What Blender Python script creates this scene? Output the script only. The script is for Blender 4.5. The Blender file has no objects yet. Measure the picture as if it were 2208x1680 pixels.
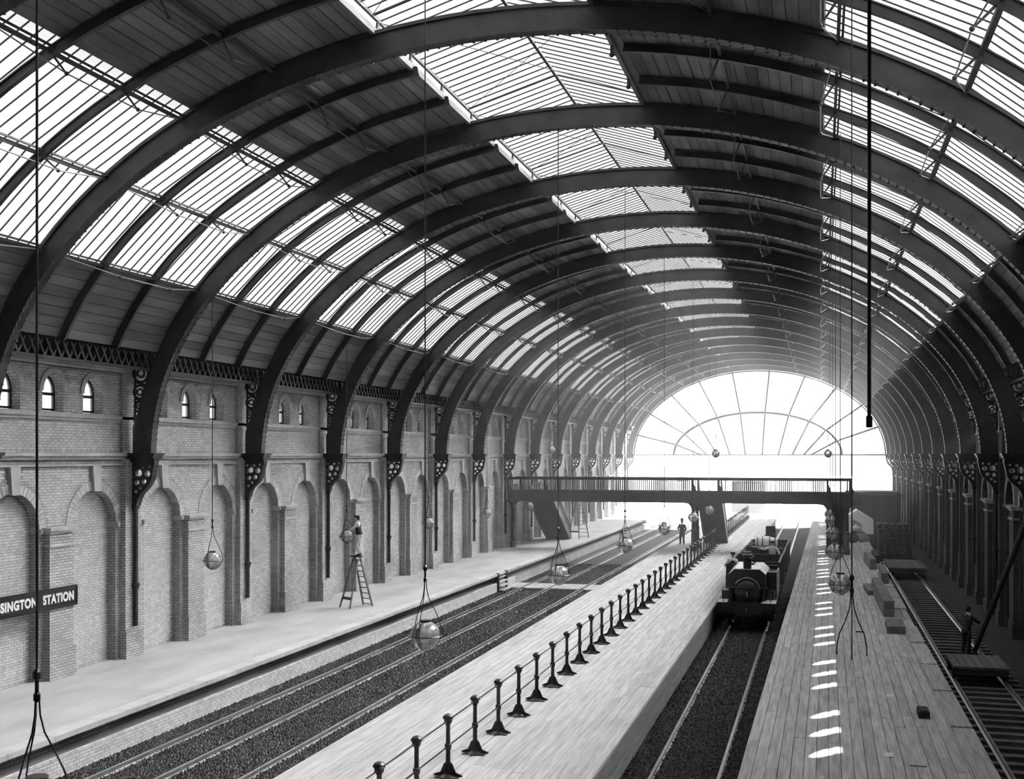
import bpy, math, random
import numpy as np
from mathutils import Vector, Matrix
random.seed(7); rng = np.random.default_rng(7)
SC = bpy.context.scene; COL = SC.collection
pi = math.pi; sin = math.sin; cos = math.cos
R = math.radians

# ------------------------------------------------------------------ camera, sky, sun, exposure
CAMZ = 6.5; YAW = R(15.51)
cd = bpy.data.cameras.new('camera'); cam = bpy.data.objects.new('camera', cd); COL.objects.link(cam)
cam.location = (0, 0, CAMZ); cam.rotation_euler = (pi/2, 0, YAW)
cd.sensor_width = 36.0; cd.lens = 2400/2208*36.0; cd.shift_y = 141/2208; cd.clip_end = 2000; cd.clip_start = .1
SC.camera = cam
SKY = .85; SKYK = .9; SUN = 76.0
w = bpy.data.worlds.new('world'); SC.world = w; w.use_nodes = True
SUND = Vector((7.65, 7.63, 8.12)).normalized()
_nt = w.node_tree; _bg = _nt.nodes['Background']
_sk = _nt.nodes.new('ShaderNodeTexSky'); _sk.sky_type = 'HOSEK_WILKIE'; _sk.turbidity = 8.0; _sk.ground_albedo = .4; _sk.sun_direction = SUND
_bw = _nt.nodes.new('ShaderNodeRGBToBW'); _nt.links.new(_sk.outputs[0], _bw.inputs[0])
_ma = _nt.nodes.new('ShaderNodeMath'); _ma.operation = 'MULTIPLY_ADD'; _nt.links.new(_bw.outputs[0], _ma.inputs[0]); _ma.inputs[1].default_value = SKYK; _ma.inputs[2].default_value = SKY
_nt.links.new(_ma.outputs[0], _bg.inputs[0]); _bg.inputs[1].default_value = 1.0
sl = bpy.data.lights.new('sun', 'SUN'); sun = bpy.data.objects.new('sun', sl); COL.objects.link(sun)
sl.energy = SUN; sl.angle = R(.7)
sun.rotation_euler = (-SUND).to_track_quat('-Z', 'Y').to_euler()
vs = SC.view_settings; vs.view_transform = 'Standard'; vs.look = 'None'; vs.exposure = 0.35; vs.gamma = 1.0; vs.use_curve_mapping = False
cy = SC.cycles
cy.max_bounces = 9; cy.diffuse_bounces = 5; cy.glossy_bounces = 2; cy.transmission_bounces = 8; cy.transparent_max_bounces = 16; cy.volume_bounces = 1
cy.sample_clamp_indirect = 40.0; cy.use_denoising = True; cy.caustics_reflective = False; cy.caustics_refractive = True

# ------------------------------------------------------------------ materials
def mat_new(name):
    m = bpy.data.materials.new(name); m.use_nodes = True
    nt = m.node_tree; p = nt.nodes['Principled BSDF']
    return m, nt, p
def N(nt, t, **kw):
    n = nt.nodes.new(t)
    for k, v in kw.items(): setattr(n, k, v)
    return n
def g4(v): return (v, v, v, 1)
def ramp(nt, src, stops):
    r = N(nt, 'ShaderNodeValToRGB'); nt.links.new(src, r.inputs[0])
    e = r.color_ramp.elements
    while len(e) < len(stops): e.new(.5)
    for el, (p, v) in zip(e, stops): el.position = p; el.color = g4(v)
    return r.outputs[0]
def mul(nt, a, b, mode='MULTIPLY', fac=1.0):
    m = N(nt, 'ShaderNodeMix', data_type='RGBA', blend_type=mode)
    m.inputs[0].default_value = fac
    nt.links.new(a, m.inputs[6]); nt.links.new(b, m.inputs[7])
    return m.outputs[2]
def plain(name, v, rough=.7, var=.25, scale=3.0, metal=0.0, bump=0.0, stretch=(1, 1, 1), spec=.3, island=0.0):
    """grey surface with noise mottling; island: tone spread per separate piece"""
    m, nt, p = mat_new(name)
    tc = N(nt, 'ShaderNodeTexCoord'); mp = N(nt, 'ShaderNodeMapping'); mp.inputs['Scale'].default_value = stretch
    nt.links.new(tc.outputs['Object'], mp.inputs[0])
    nz = N(nt, 'ShaderNodeTexNoise'); nz.inputs['Scale'].default_value = scale; nz.inputs['Detail'].default_value = 5
    nt.links.new(mp.outputs[0], nz.inputs['Vector'])
    c = ramp(nt, nz.outputs['Fac'], [(.3, v*(1-var)), (.7, v*(1+var))])
    if island:
        gi = N(nt, 'ShaderNodeNewGeometry'); oi = N(nt, 'ShaderNodeObjectInfo')
        ad = N(nt, 'ShaderNodeMath', operation='ADD'); nt.links.new(gi.outputs['Random Per Island'], ad.inputs[0]); nt.links.new(oi.outputs['Random'], ad.inputs[1])
        fr = N(nt, 'ShaderNodeMath', operation='FRACT'); nt.links.new(ad.outputs[0], fr.inputs[0])
        c2 = ramp(nt, fr.outputs[0], [(0, 1-island), (1, 1+island)])
        c = mul(nt, c, c2)
    nt.links.new(c, p.inputs['Base Color'])
    p.inputs['Roughness'].default_value = rough; p.inputs['Metallic'].default_value = metal
    p.inputs['Specular IOR Level'].default_value = spec
    if bump:
        b = N(nt, 'ShaderNodeBump'); b.inputs['Strength'].default_value = bump; b.inputs['Distance'].default_value = .02
        nt.links.new(nz.outputs['Fac'], b.inputs['Height']); nt.links.new(b.outputs[0], p.inputs['Normal'])
    return m
def brickmat(name, v, mortar, stain=.35, bw=.235, bh=.082, rough=.85):
    m, nt, p = mat_new(name)
    tc = N(nt, 'ShaderNodeTexCoord'); sp = N(nt, 'ShaderNodeSeparateXYZ'); nt.links.new(tc.outputs['Object'], sp.inputs[0])
    cb = N(nt, 'ShaderNodeCombineXYZ'); xy = N(nt, 'ShaderNodeMath', operation='ADD'); nt.links.new(sp.outputs[0], xy.inputs[0]); nt.links.new(sp.outputs[1], xy.inputs[1]); nt.links.new(xy.outputs[0], cb.inputs[0]); nt.links.new(sp.outputs[2], cb.inputs[1])
    bt = N(nt, 'ShaderNodeTexBrick'); nt.links.new(cb.outputs[0], bt.inputs['Vector'])
    bt.inputs['Scale'].default_value = 1.0; bt.inputs['Brick Width'].default_value = bw; bt.inputs['Row Height'].default_value = bh
    bt.inputs['Mortar Size'].default_value = .011; bt.inputs['Mortar Smooth'].default_value = .2
    bt.inputs['Color1'].default_value = g4(v*.82); bt.inputs['Color2'].default_value = g4(v*1.18); bt.inputs['Mortar'].default_value = g4(mortar)
    nz = N(nt, 'ShaderNodeTexNoise'); nz.inputs['Scale'].default_value = .55; nz.inputs['Detail'].default_value = 6
    nt.links.new(tc.outputs['Object'], nz.inputs['Vector'])
    c2 = ramp(nt, nz.outputs['Fac'], [(.32, 1-stain), (.66, 1.0+stain*.25)])
    nt.links.new(mul(nt, bt.outputs['Color'], c2), p.inputs['Base Color'])
    p.inputs['Roughness'].default_value = rough; p.inputs['Specular IOR Level'].default_value = .2
    b = N(nt, 'ShaderNodeBump'); b.inputs['Strength'].default_value = .6; b.inputs['Distance'].default_value = .008; b.invert = True
    nt.links.new(bt.outputs['Fac'], b.inputs['Height']); nt.links.new(b.outputs[0], p.inputs['Normal'])
    return m
M = {}
M['iron'] = plain('iron_painted_dark', .030, .5, .3, 2.0, spec=.4)
M['rib'] = plain('iron_rib_grey', .055, .55, .3, 1.5, spec=.4)
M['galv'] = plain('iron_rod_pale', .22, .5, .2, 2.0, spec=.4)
M['black'] = plain('black_enamel', .011, .38, .2, 4, spec=.5)
M['board'] = plain('roof_board', .17, .75, .35, 2.5, stretch=(1, .15, 1), island=.25)
M['shell'] = plain('roof_backing', .015, .9)
M['brick'] = brickmat('wall_brick', .46, .21, .28)
M['brick_loose'] = plain('brick_piece', .47, .85, .15, 5, island=.13)
M['brick_right'] = brickmat('wall_brick_sooty', .10, .05)  # darker brick for the right and back walls
M['pale_brick'] = brickmat('platform_wall_brick', .38, .15, .3)
M['stone'] = plain('dressed_stone', .43, .8, .15, 2.5, island=.08)
M['stone_right'] = plain('dressed_stone_dark', .34, .8, .15, 2.5, island=.08)  # slightly darker stone for the right wall
M['plank_mid'] = plain('deal_plank_pale', .34, .75, .22, 2.2, stretch=(6, .35, 1), bump=.15, island=.10)
M['plank_right'] = plain('deal_plank_grey', .40, .75, .3, 2.0, stretch=(6, .4, 1), bump=.15, island=.14)
M['paving'] = plain('left_platform_surface', .34, .85, .16, .9, stretch=(1, .4, 1), bump=.1)
M['coping'] = plain('coping_stone', .38, .8, .12, 2, island=.08)
M['under'] = plain('platform_core', .05, .9)
M['ballast'] = plain('ballast_bed', .028, .95, .5, 9, bump=.5)
M['stone_chip'] = plain('ballast_chip', .040, .9, .3, 6, island=.9)
M['rail'] = plain('rail_steel', .30, .35, .2, 4, metal=.6, spec=.5)
M['sleeper'] = plain('sleeper_timber', .12, .9, .4, 3, stretch=(.4, 4, 4), island=.2)
M['dark_ground'] = plain('track_bed_dark', .035, .95, .5, 4, bump=.4)
M['timber'] = plain('sawn_timber', .16, .8, .25, 2.5, stretch=(4, .4, 4), island=.15)
M['timber_dark'] = plain('tarred_timber', .035, .8, .4, 2.5, stretch=(4, .4, 4), island=.3)
M['canvas'] = plain('white_canvas', .9, .9, .1, 4)
M['sack'] = plain('sackcloth', .30, .95, .3, 7, bump=.2)
M['white_paint'] = plain('white_paint', .85, .6, .03)
M['loco'] = plain('loco_paint', .013, .36, .3, 4, spec=.6)
M['loco_top'] = plain('tank_top_lit', .55, .6, .2, 4)  # light reflected off the tank top, put into its colour
M['brass'] = plain('bright_metal', .55, .3, .1, 4, metal=.7)
M['skin'] = plain('skin', .42, .6, .1, 9)
M['cloth_dark'] = plain('cloth_dark', .035, .9, .3, 12)
M['cloth_pale'] = plain('cloth_pale', .62, .9, .15, 8)
M['cloth_mid'] = plain('cloth_mid', .22, .9, .3, 10)
M['hair'] = plain('hair', .03, .8)
M['pale_wall'] = plain('outside_rendered_wall', .85, .9, .12, .6)
M['gravel'] = plain('outside_ground', .45, .95, .2, .5)
M['slate'] = plain('outside_slate', .3, .8, .2, 2)
M['purlin'] = plain('purlin_iron', .09, .55, .2, 2)
M['cabin'] = plain('cabin_grey', .12, .8, .15, 1)
def glassmat(name, transl, tcol, gloss=.0, transp=1.0, grough=.02):
    m, nt, p = mat_new(name); nt.nodes.remove(p)
    out = nt.nodes['Material Output']
    a = N(nt, 'ShaderNodeBsdfTransparent'); a.inputs[0].default_value = g4(transp)
    b = N(nt, 'ShaderNodeBsdfTranslucent'); b.inputs[0].default_value = g4(tcol)
    mx = N(nt, 'ShaderNodeMixShader'); mx.inputs[0].default_value = transl
    nt.links.new(a.outputs[0], mx.inputs[1]); nt.links.new(b.outputs[0], mx.inputs[2])
    last = mx
    if gloss:
        gl = N(nt, 'ShaderNodeBsdfGlossy'); gl.inputs['Roughness'].default_value = grough; gl.inputs[0].default_value = g4(1)
        lw = N(nt, 'ShaderNodeLayerWeight'); lw.inputs[0].default_value = gloss
        mx2 = N(nt, 'ShaderNodeMixShader'); nt.links.new(lw.outputs['Fresnel'], mx2.inputs[0])
        nt.links.new(mx.outputs[0], mx2.inputs[1]); nt.links.new(gl.outputs[0], mx2.inputs[2]); last = mx2
    nt.links.new(last.outputs[0], out.inputs[0])
    return m
def ribbed(name):   # cast ribbed glass: spreads daylight forwards, hides the view
    m, nt, p = mat_new(name); nt.nodes.remove(p)
    a = N(nt, 'ShaderNodeBsdfRefraction'); a.inputs['Roughness'].default_value = .8; a.inputs['IOR'].default_value = 1.15; a.inputs[0].default_value = g4(.97)
    b = N(nt, 'ShaderNodeBsdfTranslucent'); b.inputs[0].default_value = g4(.9)
    mx = N(nt, 'ShaderNodeMixShader'); mx.inputs[0].default_value = .03
    nt.links.new(a.outputs[0], mx.inputs[1]); nt.links.new(b.outputs[0], mx.inputs[2])
    nt.links.new(mx.outputs[0], nt.nodes['Material Output'].inputs[0])
    return m
M['roof_glass'] = ribbed('ribbed_roof_glass')
M['window_glass'] = glassmat('window_glass', .12, .8, .0, .95)
def globemat():     # thin blown glass: clear with milky streaks and a strong sheen
    m, nt, p = mat_new('lamp_globe_glass'); nt.nodes.remove(p)
    tr = N(nt, 'ShaderNodeBsdfTransparent'); tr.inputs[0].default_value = g4(.97)
    tl = N(nt, 'ShaderNodeBsdfTranslucent'); tl.inputs[0].default_value = g4(.98)
    df = N(nt, 'ShaderNodeBsdfDiffuse'); df.inputs[0].default_value = g4(.98)
    gl = N(nt, 'ShaderNodeBsdfGlossy'); gl.inputs['Roughness'].default_value = .06; gl.inputs[0].default_value = g4(1)
    tc = N(nt, 'ShaderNodeTexCoord'); mp = N(nt, 'ShaderNodeMapping'); mp.inputs['Scale'].default_value = (9, 9, 1.2)
    nt.links.new(tc.outputs['Object'], mp.inputs[0])
    nz = N(nt, 'ShaderNodeTexNoise'); nz.inputs['Scale'].default_value = 1.1; nz.inputs['Detail'].default_value = 3
    nt.links.new(mp.outputs[0], nz.inputs['Vector'])
    f = ramp(nt, nz.outputs['Fac'], [(.36, .22), (.64, .65)])
    def mix(fac, s1, s2):
        x = N(nt, 'ShaderNodeMixShader')
        if isinstance(fac, float): x.inputs[0].default_value = fac
        else: nt.links.new(fac, x.inputs[0])
        nt.links.new(s1.outputs[0], x.inputs[1]); nt.links.new(s2.outputs[0], x.inputs[2]); return x
    lw = N(nt, 'ShaderNodeLayerWeight'); lw.inputs[0].default_value = .5
    lay = mix(lw.outputs['Fresnel'], mix(f, tr, mix(.5, tl, df)), gl)
    nt.links.new(lay.outputs[0], nt.nodes['Material Output'].inputs[0]); return m
M['globe_glass'] = globemat()

# ------------------------------------------------------------------ mesh helpers
class MB:
    """collects vertices and faces of one mesh"""
    def __init__(s): s.v = []; s.f = []
    def add(s, vs, fs):
        o = len(s.v); s.v += [tuple(p) for p in vs]; s.f += [tuple(i+o for i in f) for f in fs]; return s
    def box(s, x0, x1, y0, y1, z0, z1):
        return s.add([(x0,y0,z0),(x1,y0,z0),(x1,y1,z0),(x0,y1,z0),(x0,y0,z1),(x1,y0,z1),(x1,y1,z1),(x0,y1,z1)],
              [(0,3,2,1),(4,5,6,7),(0,1,5,4),(1,2,6,5),(2,3,7,6),(3,0,4,7)])
    def bar(s, a, b, w, h, up=(0,0,1)):
        """rectangular bar from a to b; w across, h along up"""
        a = Vector(a); b = Vector(b); d = (b-a).normalized(); u = Vector(up)
        sx = d.cross(u)
        if sx.length < 1e-5: sx = d.cross(Vector((1, 0, 0)))
        sx.normalize(); u = sx.cross(d).normalized()
        c = []
        for p in (a, b):
            for i, j in ((-1,-1),(1,-1),(1,1),(-1,1)): c.append(p+sx*(w/2*i)+u*(h/2*j))
        return s.add(c, [(0,1,2,3),(7,6,5,4),(0,4,5,1),(1,5,6,2),(2,6,7,3),(3,7,4,0)])
    def tube(s, pts, r, n=6, cap=True):
        pts = [Vector(p) for p in pts]; rr = r if isinstance(r, (list, tuple)) else [r]*len(pts)
        o = len(s.v); prev = None
        for i, p in enumerate(pts):
            d = (pts[min(i+1, len(pts)-1)]-pts[max(i-1, 0)])
            d = d.normalized() if d.length > 1e-9 else Vector((0, 0, 1))
            if prev is None: x = d.cross(Vector((0, 0, 1)) if abs(d.z) < .9 else Vector((1, 0, 0)))
            else: x = prev-d*prev.dot(d)
            x.normalize(); prev = x; y = d.cross(x)
            for k in range(n):
                a = 2*pi*k/n; s.v.append(tuple(p+x*(rr[i]*cos(a))+y*(rr[i]*sin(a))))
        for i in range(len(pts)-1):
            for k in range(n):
                k2 = (k+1) % n; s.f.append((o+i*n+k, o+i*n+k2, o+(i+1)*n+k2, o+(i+1)*n+k))
        if cap:
            s.f.append(tuple(o+k for k in range(n))[::-1]); s.f.append(tuple(o+(len(pts)-1)*n+k for k in range(n)))
        return s
    def lathe(s, prof, n=16, c=(0, 0, 0), axis='z'):
        o = len(s.v)
        for r, h in prof:
            for k in range(n):
                a = 2*pi*k/n
                p = {'z': (r*cos(a), r*sin(a), h), 'y': (r*cos(a), h, r*sin(a)), 'x': (h, r*cos(a), r*sin(a))}[axis]
                s.v.append((c[0]+p[0], c[1]+p[1], c[2]+p[2]))
        for i in range(len(prof)-1):
            for k in range(n):
                k2 = (k+1) % n; s.f.append((o+i*n+k, o+i*n+k2, o+(i+1)*n+k2, o+(i+1)*n+k))
        if prof[0][0] > 1e-6: s.f.append(tuple(o+k for k in range(n))[::-1])
        if prof[-1][0] > 1e-6: s.f.append(tuple(o+(len(prof)-1)*n+k for k in range(n)))
        return s
    def ball(s, c, r, n=12, m=8, sc=(1, 1, 1)):
        prof = [(max(1e-7, r*sin(pi*i/m)), -r*cos(pi*i/m)) for i in range(m+1)]
        t = MB().lathe(prof, n)
        return s.add([(c[0]+x*sc[0], c[1]+y*sc[1], c[2]+z*sc[2]) for x, y, z in t.v], t.f)
    def prism(s, poly, y0, y1, axis='y'):
        """polygon given in (x,z), extruded along y (axis 'y') or given in (y,z), extruded along x (axis 'x'), or (x,y) along z"""
        n = len(poly)
        f = {'y': lambda p, q: (p[0], q, p[1]), 'x': lambda p, q: (q, p[0], p[1]), 'z': lambda p, q: (p[0], p[1], q)}[axis]
        return s.add([f(p, y0) for p in poly]+[f(p, y1) for p in poly],
              [tuple(range(n)), tuple(range(2*n-1, n-1, -1))]+[(i, i+n, (i+1) % n+n, (i+1) % n) for i in range(n)])
    def xf(s, fn): s.v = [tuple(fn(*p)) for p in s.v]; return s
    def mesh(s, name):
        me = bpy.data.meshes.new(name); me.from_pydata(s.v, [], s.f); me.update(); return me
def smooth(me):
    me.polygons.foreach_set('use_smooth', [True]*len(me.polygons)); return me
def obj(name, data, m=None, parent=None, sm=False, loc=None, rot=None, kind=None, label=None):
    me = data.mesh(name) if isinstance(data, MB) else data
    if m is not None and len(me.materials) == 0: me.materials.append(M[m])
    if sm: smooth(me)
    o = bpy.data.objects.new(name, me); COL.objects.link(o)
    if parent is not None: o.parent = parent
    if loc is not None: o.location = loc
    if rot is not None: o.rotation_euler = rot
    if kind: o['kind'] = kind
    if label: o['label'] = label
    return o
def tag(o, label, cat, group=None):
    o['label'] = label; o['category'] = cat
    if group: o['group'] = group
    return o
def thing(name, label, cat, loc=(0, 0, 0), rz=0, group=None):
    o = bpy.data.objects.new(name, None); COL.objects.link(o); o.location = loc; o.rotation_euler = (0, 0, rz)
    o.empty_display_size = .2
    return tag(o, label, cat, group)
def struct(name, data=None, m=None, parent=None):
    if data is None:
        o = bpy.data.objects.new(name, None); COL.objects.link(o)
    else: o = obj(name, data, m, parent)
    o['kind'] = 'structure'
    return o
KIDS = {}
def dup(root, loc=None, rz=None, label=None, group=None):
    c = root.copy(); COL.objects.link(c)
    if loc is not None: c.location = loc
    if rz is not None: c.rotation_euler = (0, 0, rz)
    if label: c['label'] = label
    if group: c['group'] = group
    for ch in root.children:
        d = ch.copy(); COL.objects.link(d); d.parent = c
        for gch in ch.children:
            e = gch.copy(); COL.objects.link(e); e.parent = d
    return c
def nmesh(name, V, F4, mname):
    """fast mesh from numpy: V n x 3, F4 m x k face indices"""
    me = bpy.data.meshes.new(name); k = F4.shape[1]; m = F4.shape[0]
    me.vertices.add(len(V)); me.vertices.foreach_set('co', V.astype(np.float32).ravel())
    me.loops.add(m*k); me.loops.foreach_set('vertex_index', F4.astype(np.int32).ravel())
    me.polygons.add(m); me.polygons.foreach_set('loop_start', np.arange(0, m*k, k, dtype=np.int32))
    me.polygons.foreach_set('use_smooth', np.zeros(m, dtype=bool)); me.update(calc_edges=True); me.validate()
    me.materials.append(M[mname]); return me
BOXF = np.array([(0,3,2,1),(4,5,6,7),(0,1,5,4),(1,2,6,5),(2,3,7,6),(3,0,4,7)])
def boxes_mesh(name, B, mname):
    """B: n x 6 array x0 x1 y0 y1 z0 z1 -> one mesh of n boxes"""
    B = np.asarray(B, float); n = len(B)
    idx = [(0,2,4),(1,2,4),(1,3,4),(0,3,4),(0,2,5),(1,2,5),(1,3,5),(0,3,5)]
    V = np.stack([B[:, list(i)] for i in idx], 1).reshape(-1, 3)
    F = (BOXF[None]+(np.arange(n)*8)[:, None, None]).reshape(-1, 4)
    return nmesh(name, V, F, mname)
def poly2d(outer, holes, depth):
    """filled 2D outline with holes, extruded by depth about w=0; returns (verts (u,v,w), faces)"""
    cu = bpy.data.curves.new('outline', 'CURVE'); cu.dimensions = '2D'; cu.fill_mode = 'BOTH'; cu.extrude = depth/2
    for path in [outer]+list(holes):
        sp = cu.splines.new('POLY'); sp.points.add(len(path)-1)
        for q, (u, v) in zip(sp.points, path): q.co = (u, v, 0, 1)
        sp.use_cyclic_u = True
    o = bpy.data.objects.new('outline', cu)
    me = bpy.data.meshes.new_from_object(o)
    vs = [tuple(v.co) for v in me.vertices]; fs = [tuple(p.vertices) for p in me.polygons]
    bpy.data.objects.remove(o); bpy.data.curves.remove(cu); bpy.data.meshes.remove(me)
    return vs, fs
def skin(verts, edges, radii, name, sub=1):
    """continuous tapered surface grown over a skeleton"""
    me = bpy.data.meshes.new(name); me.from_pydata([tuple(v) for v in verts], edges, []); me.update()
    o = bpy.data.objects.new(name, me); COL.objects.link(o)
    md = o.modifiers.new('skin', 'SKIN'); md.use_smooth_shade = True
    lay = me.skin_vertices[0].data if me.skin_vertices else None
    if lay is None:
        bpy.context.view_layer.objects.active = o
        lay = me.skin_vertices[0].data
    for i, r in enumerate(radii):
        rr = r if isinstance(r, tuple) else (r, r)
        lay[i].radius = rr
    lay[0].use_root = True
    s2 = o.modifiers.new('sub', 'SUBSURF'); s2.levels = sub; s2.render_levels = sub
    dg = bpy.context.evaluated_depsgraph_get(); dg.update()
    out = bpy.data.meshes.new_from_object(o.evaluated_get(dg))
    COL.objects.unlink(o); bpy.data.objects.remove(o)
    return out
ORD = ['first', 'second', 'third', 'fourth', 'fifth', 'sixth', 'seventh', 'eighth', 'ninth', 'tenth', 'eleventh', 'twelfth', 'thirteenth', 'fourteenth', 'fifteenth', 'sixteenth', 'seventeenth', 'eighteenth', 'nineteenth', 'twentieth']

# ------------------------------------------------------------------ shared dimensions (metres; z = 0 at platform level)
ZS = 6.5                    # springing of the roof ribs
XC = -6.9                   # axis of the train shed
A1, B1 = 13.7, 9.4          # rib soffit ellipse
A2, B2 = 14.32, 10.05       # roof surface ellipse
L = 7.27; Y0 = 31.29        # bay length, rib 0
I0, I1 = -5, 13             # first and last rib
IG = -2                     # first glazed bay
def YR(i): return Y0+L*i
def inn(t): return (XC-A1*cos(t), ZS+B1*sin(t))
def out(t, off=0.0): return (XC-(A2-off)*cos(t), ZS+(B2-off)*sin(t))
def mxr(x): return 2*XC-x
def tsolve(k, right=False, inv=False):
    """angle on the roof curve where (z - springing)/|x| = k (inv: x/(z - springing) = k)"""
    lo, hi = (R(10), R(88)) if not right else (R(92), R(170))
    f = (lambda t: (out(t)[0]/(out(t)[1]-ZS))-k) if inv else (lambda t: ((out(t)[1]-ZS)/abs(out(t)[0])-k))
    for _ in range(60):
        m_ = (lo+hi)/2
        if (f(m_) > 0) == (f(hi) > 0): hi = m_
        else: lo = m_
    return (lo+hi)/2
TLL, TLM, TLU, TSL = tsolve(.275), tsolve(.403), tsolve(.5475), tsolve(.9866)
TSR, TRU, TRM, TRL = R(98.2), tsolve(.0466, True, True), tsolve(.39, True, True), tsolve(.892, True, True)
TB0, TB1 = R(19.0), R(161.0)
GB = -1.0                   # track bed level
XW, XREC, XPIER = -21.55, -21.82, -21.34
YN, YE = YR(I0), YR(I1)
# ------------------------------------------------------------------ brick walls
ARC = (1.95, 5.55); ARW = 1.08; ASP = 4.35        # blind arches: offsets from a rib, half width, springing height
WOFF = (1.80, 3.635, 5.47); WHW, WSILL, WSPR = .36, 7.80, 8.36   # clerestory windows
def winpoly(c, hw, sill, spr, n=8):
    p = [(c-hw, sill), (c+hw, sill)]
    for k in range(n+1):
        a = pi*k/n; p.append((c+hw*cos(a), spr+hw*1.1*sin(a)))
    return p
WTOP = 9.32
def wall(side):
    left = side == 'left'; fx = (lambda x: x) if left else mxr
    bot = 0.0 if left else GB-.2
    n0, n1 = I0, I1
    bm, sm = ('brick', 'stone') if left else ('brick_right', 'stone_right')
    # front leaf with the blind arches, one bay repeated
    op = [(0, bot)]
    for c in ARC:
        op += [(c-ARW, bot), (c-ARW, ASP)]
        op += [(c-ARW*cos(pi*k/14), ASP+ARW*sin(pi*k/14)) for k in range(1, 14)]
        op += [(c+ARW, ASP), (c+ARW, bot)]
    op += [(L, bot), (L, WTOP), (0, WTOP)]
    vf, ff = poly2d(op, [winpoly(o, WHW+.10, WSILL-.03, WSPR) for o in WOFF], XW-XREC)
    vb, fb = poly2d([(0, bot), (L, bot), (L, WTOP), (0, WTOP)], [winpoly(o, WHW+.16, WSILL-.06, WSPR) for o in WOFF], .20)
    mb = MB()
    for i in range(n0, n1):
        mb.add([(fx((XW+XREC)/2+w_), YR(i)+u, v) for u, v, w_ in vf], ff)
        mb.add([(fx(XREC-.10+w_), YR(i)+u, v) for u, v, w_ in vb], fb)
    wl = struct('wall_'+side, mb, bm); wl['label'] = ('pale brick side wall with blind arches and small windows' if left else 'dark brick side wall with blind arches behind the far track')
    # parts of the wall: courses, pilasters, keystones, arch rings
    def part(name, b, m=sm, **k): return obj(name, b, m, wl, **k)
    def xb(b, x0, x1, *r):
        a, c = sorted((fx(x0), fx(x1))); return b.box(a, c, *r)
    y0, y1 = YR(n0), YR(n1)
    part('string_course', xb(xb(MB(), XW-.02, XW+.16, y0, y1, 6.46, 6.56), XW-.02, XW+.09, y0, y1, 6.36, 6.46))
    part('string_course', xb(MB(), XW-.02, XW+.07, y0, y1, 6.16, 6.23))
    part('sill_course', xb(xb(MB(), XW-.02, XW+.10, y0, y1, 7.62, 7.72), XW-.02, XW+.05, y0, y1, 7.53, 7.62))
    part('cornice', xb(xb(MB(), XW-.3, XW+.16, y0, y1, 9.22, 9.36), XW-.3, XW+.08, y0, y1, 9.12, 9.22))
    pm = km = rm = bmsh = hm = None
    for i in range(n0, n1+1):
        y = YR(i)
        # pier behind each rib, full height, with plinth
        b = MB(); xb(b, XW-.02, XPIER, y-.42, y+.42, bot, 6.16); xb(b, XW-.02, XPIER+.02, y-.42, y+.42, 6.16, 6.36)
        xb(b, XW-.02, XW+.10, y-.42, y+.42, 6.56, 9.12)
        part('pier', b, bm)
        b = MB(); xb(b, XW-.02, XPIER+.06, y-.47, y+.47, bot, bot+.85); part('plinth', b, bm)
        if i == n1: break
        # pilaster between the two arches, with cap bands
        yc = y+(ARC[0]+ARC[1])/2
        b = MB(); xb(b, XW-.02, XPIER, yc-.52, yc+.52, bot, 4.30); part('pilaster', b, bm)
        b = MB(); xb(b, XW-.02, XPIER+.12, yc-.62, yc+.62, 4.30, 4.40); xb(b, XW-.02, XPIER+.06, yc-.57, yc+.57, 4.22, 4.30); xb(b, XW-.02, XPIER+.05, yc-.56, yc+.56, 3.84, 3.92)
        part('pilaster_cap', b)
        b = MB(); xb(b, XW-.02, XPIER+.05, yc-.58, yc+.58, bot, bot+.85); part('plinth', b, bm)
        for c in ARC:
            # impost blocks on the jambs, keystone and ring
            b = MB()
            for s in (-1, 1): xb(b, XREC, XW+.10, y+c+s*(ARW-.02), y+c+s*(ARW+.10), ASP-.12, ASP+.02) if s > 0 else xb(b, XREC, XW+.10, y+c-ARW-.10, y+c-ARW+.02, ASP-.12, ASP+.02)
            part('impost_block', b)
            b = MB().prism([(y+c-.14, ASP+ARW-.05), (y+c+.14, ASP+ARW-.05), (y+c+.21, 6.16), (y+c-.21, 6.16)], *sorted((fx(XW-.02), fx(XW+.12))), axis='x')
            part('keystone', b)
            nv = 26; vo = []
            near = left and i in (-1, 0, 1)
            ring = MB()
            for k in range(nv):
                a0 = pi*(k+.04)/nv; a1 = pi*(k+.96)/nv
                q = [(y+c-r_*cos(a), ASP+r_*sin(a)) for r_, a in ((ARW, a0), (ARW+.27, a0), (ARW+.27, a1), (ARW, a1))]
                bb = MB() if near else ring
                bb.prism(q, *sorted((fx(XW-.02), fx(XW+.02+.004*(k % 3)))), axis='x')
                if near: part('voussoir', bb)
            if not near: part('arch_ring', ring, kind='stuff')
        # hood moulds over the windows
        for o in WOFF:
            b = MB(); m_ = 12; hw = WHW+.1
            for k in range(m_):
                a0, a1 = pi*k/m_, pi*(k+1)/m_
                q = [(y+o-r_*cos(a), WSPR+r_*1.1*sin(a)) for r_, a in ((hw, a0), (hw+.16, a0), (hw+.16, a1), (hw, a1))]
                b.prism(q, *sorted((fx(XW-.02), fx(XW+.05))), axis='x')
            part('hood_mould', b)
    return wl, fx, bm
WL_, fxl, _ = wall('left'); WR_, fxr, _ = wall('right')

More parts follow.
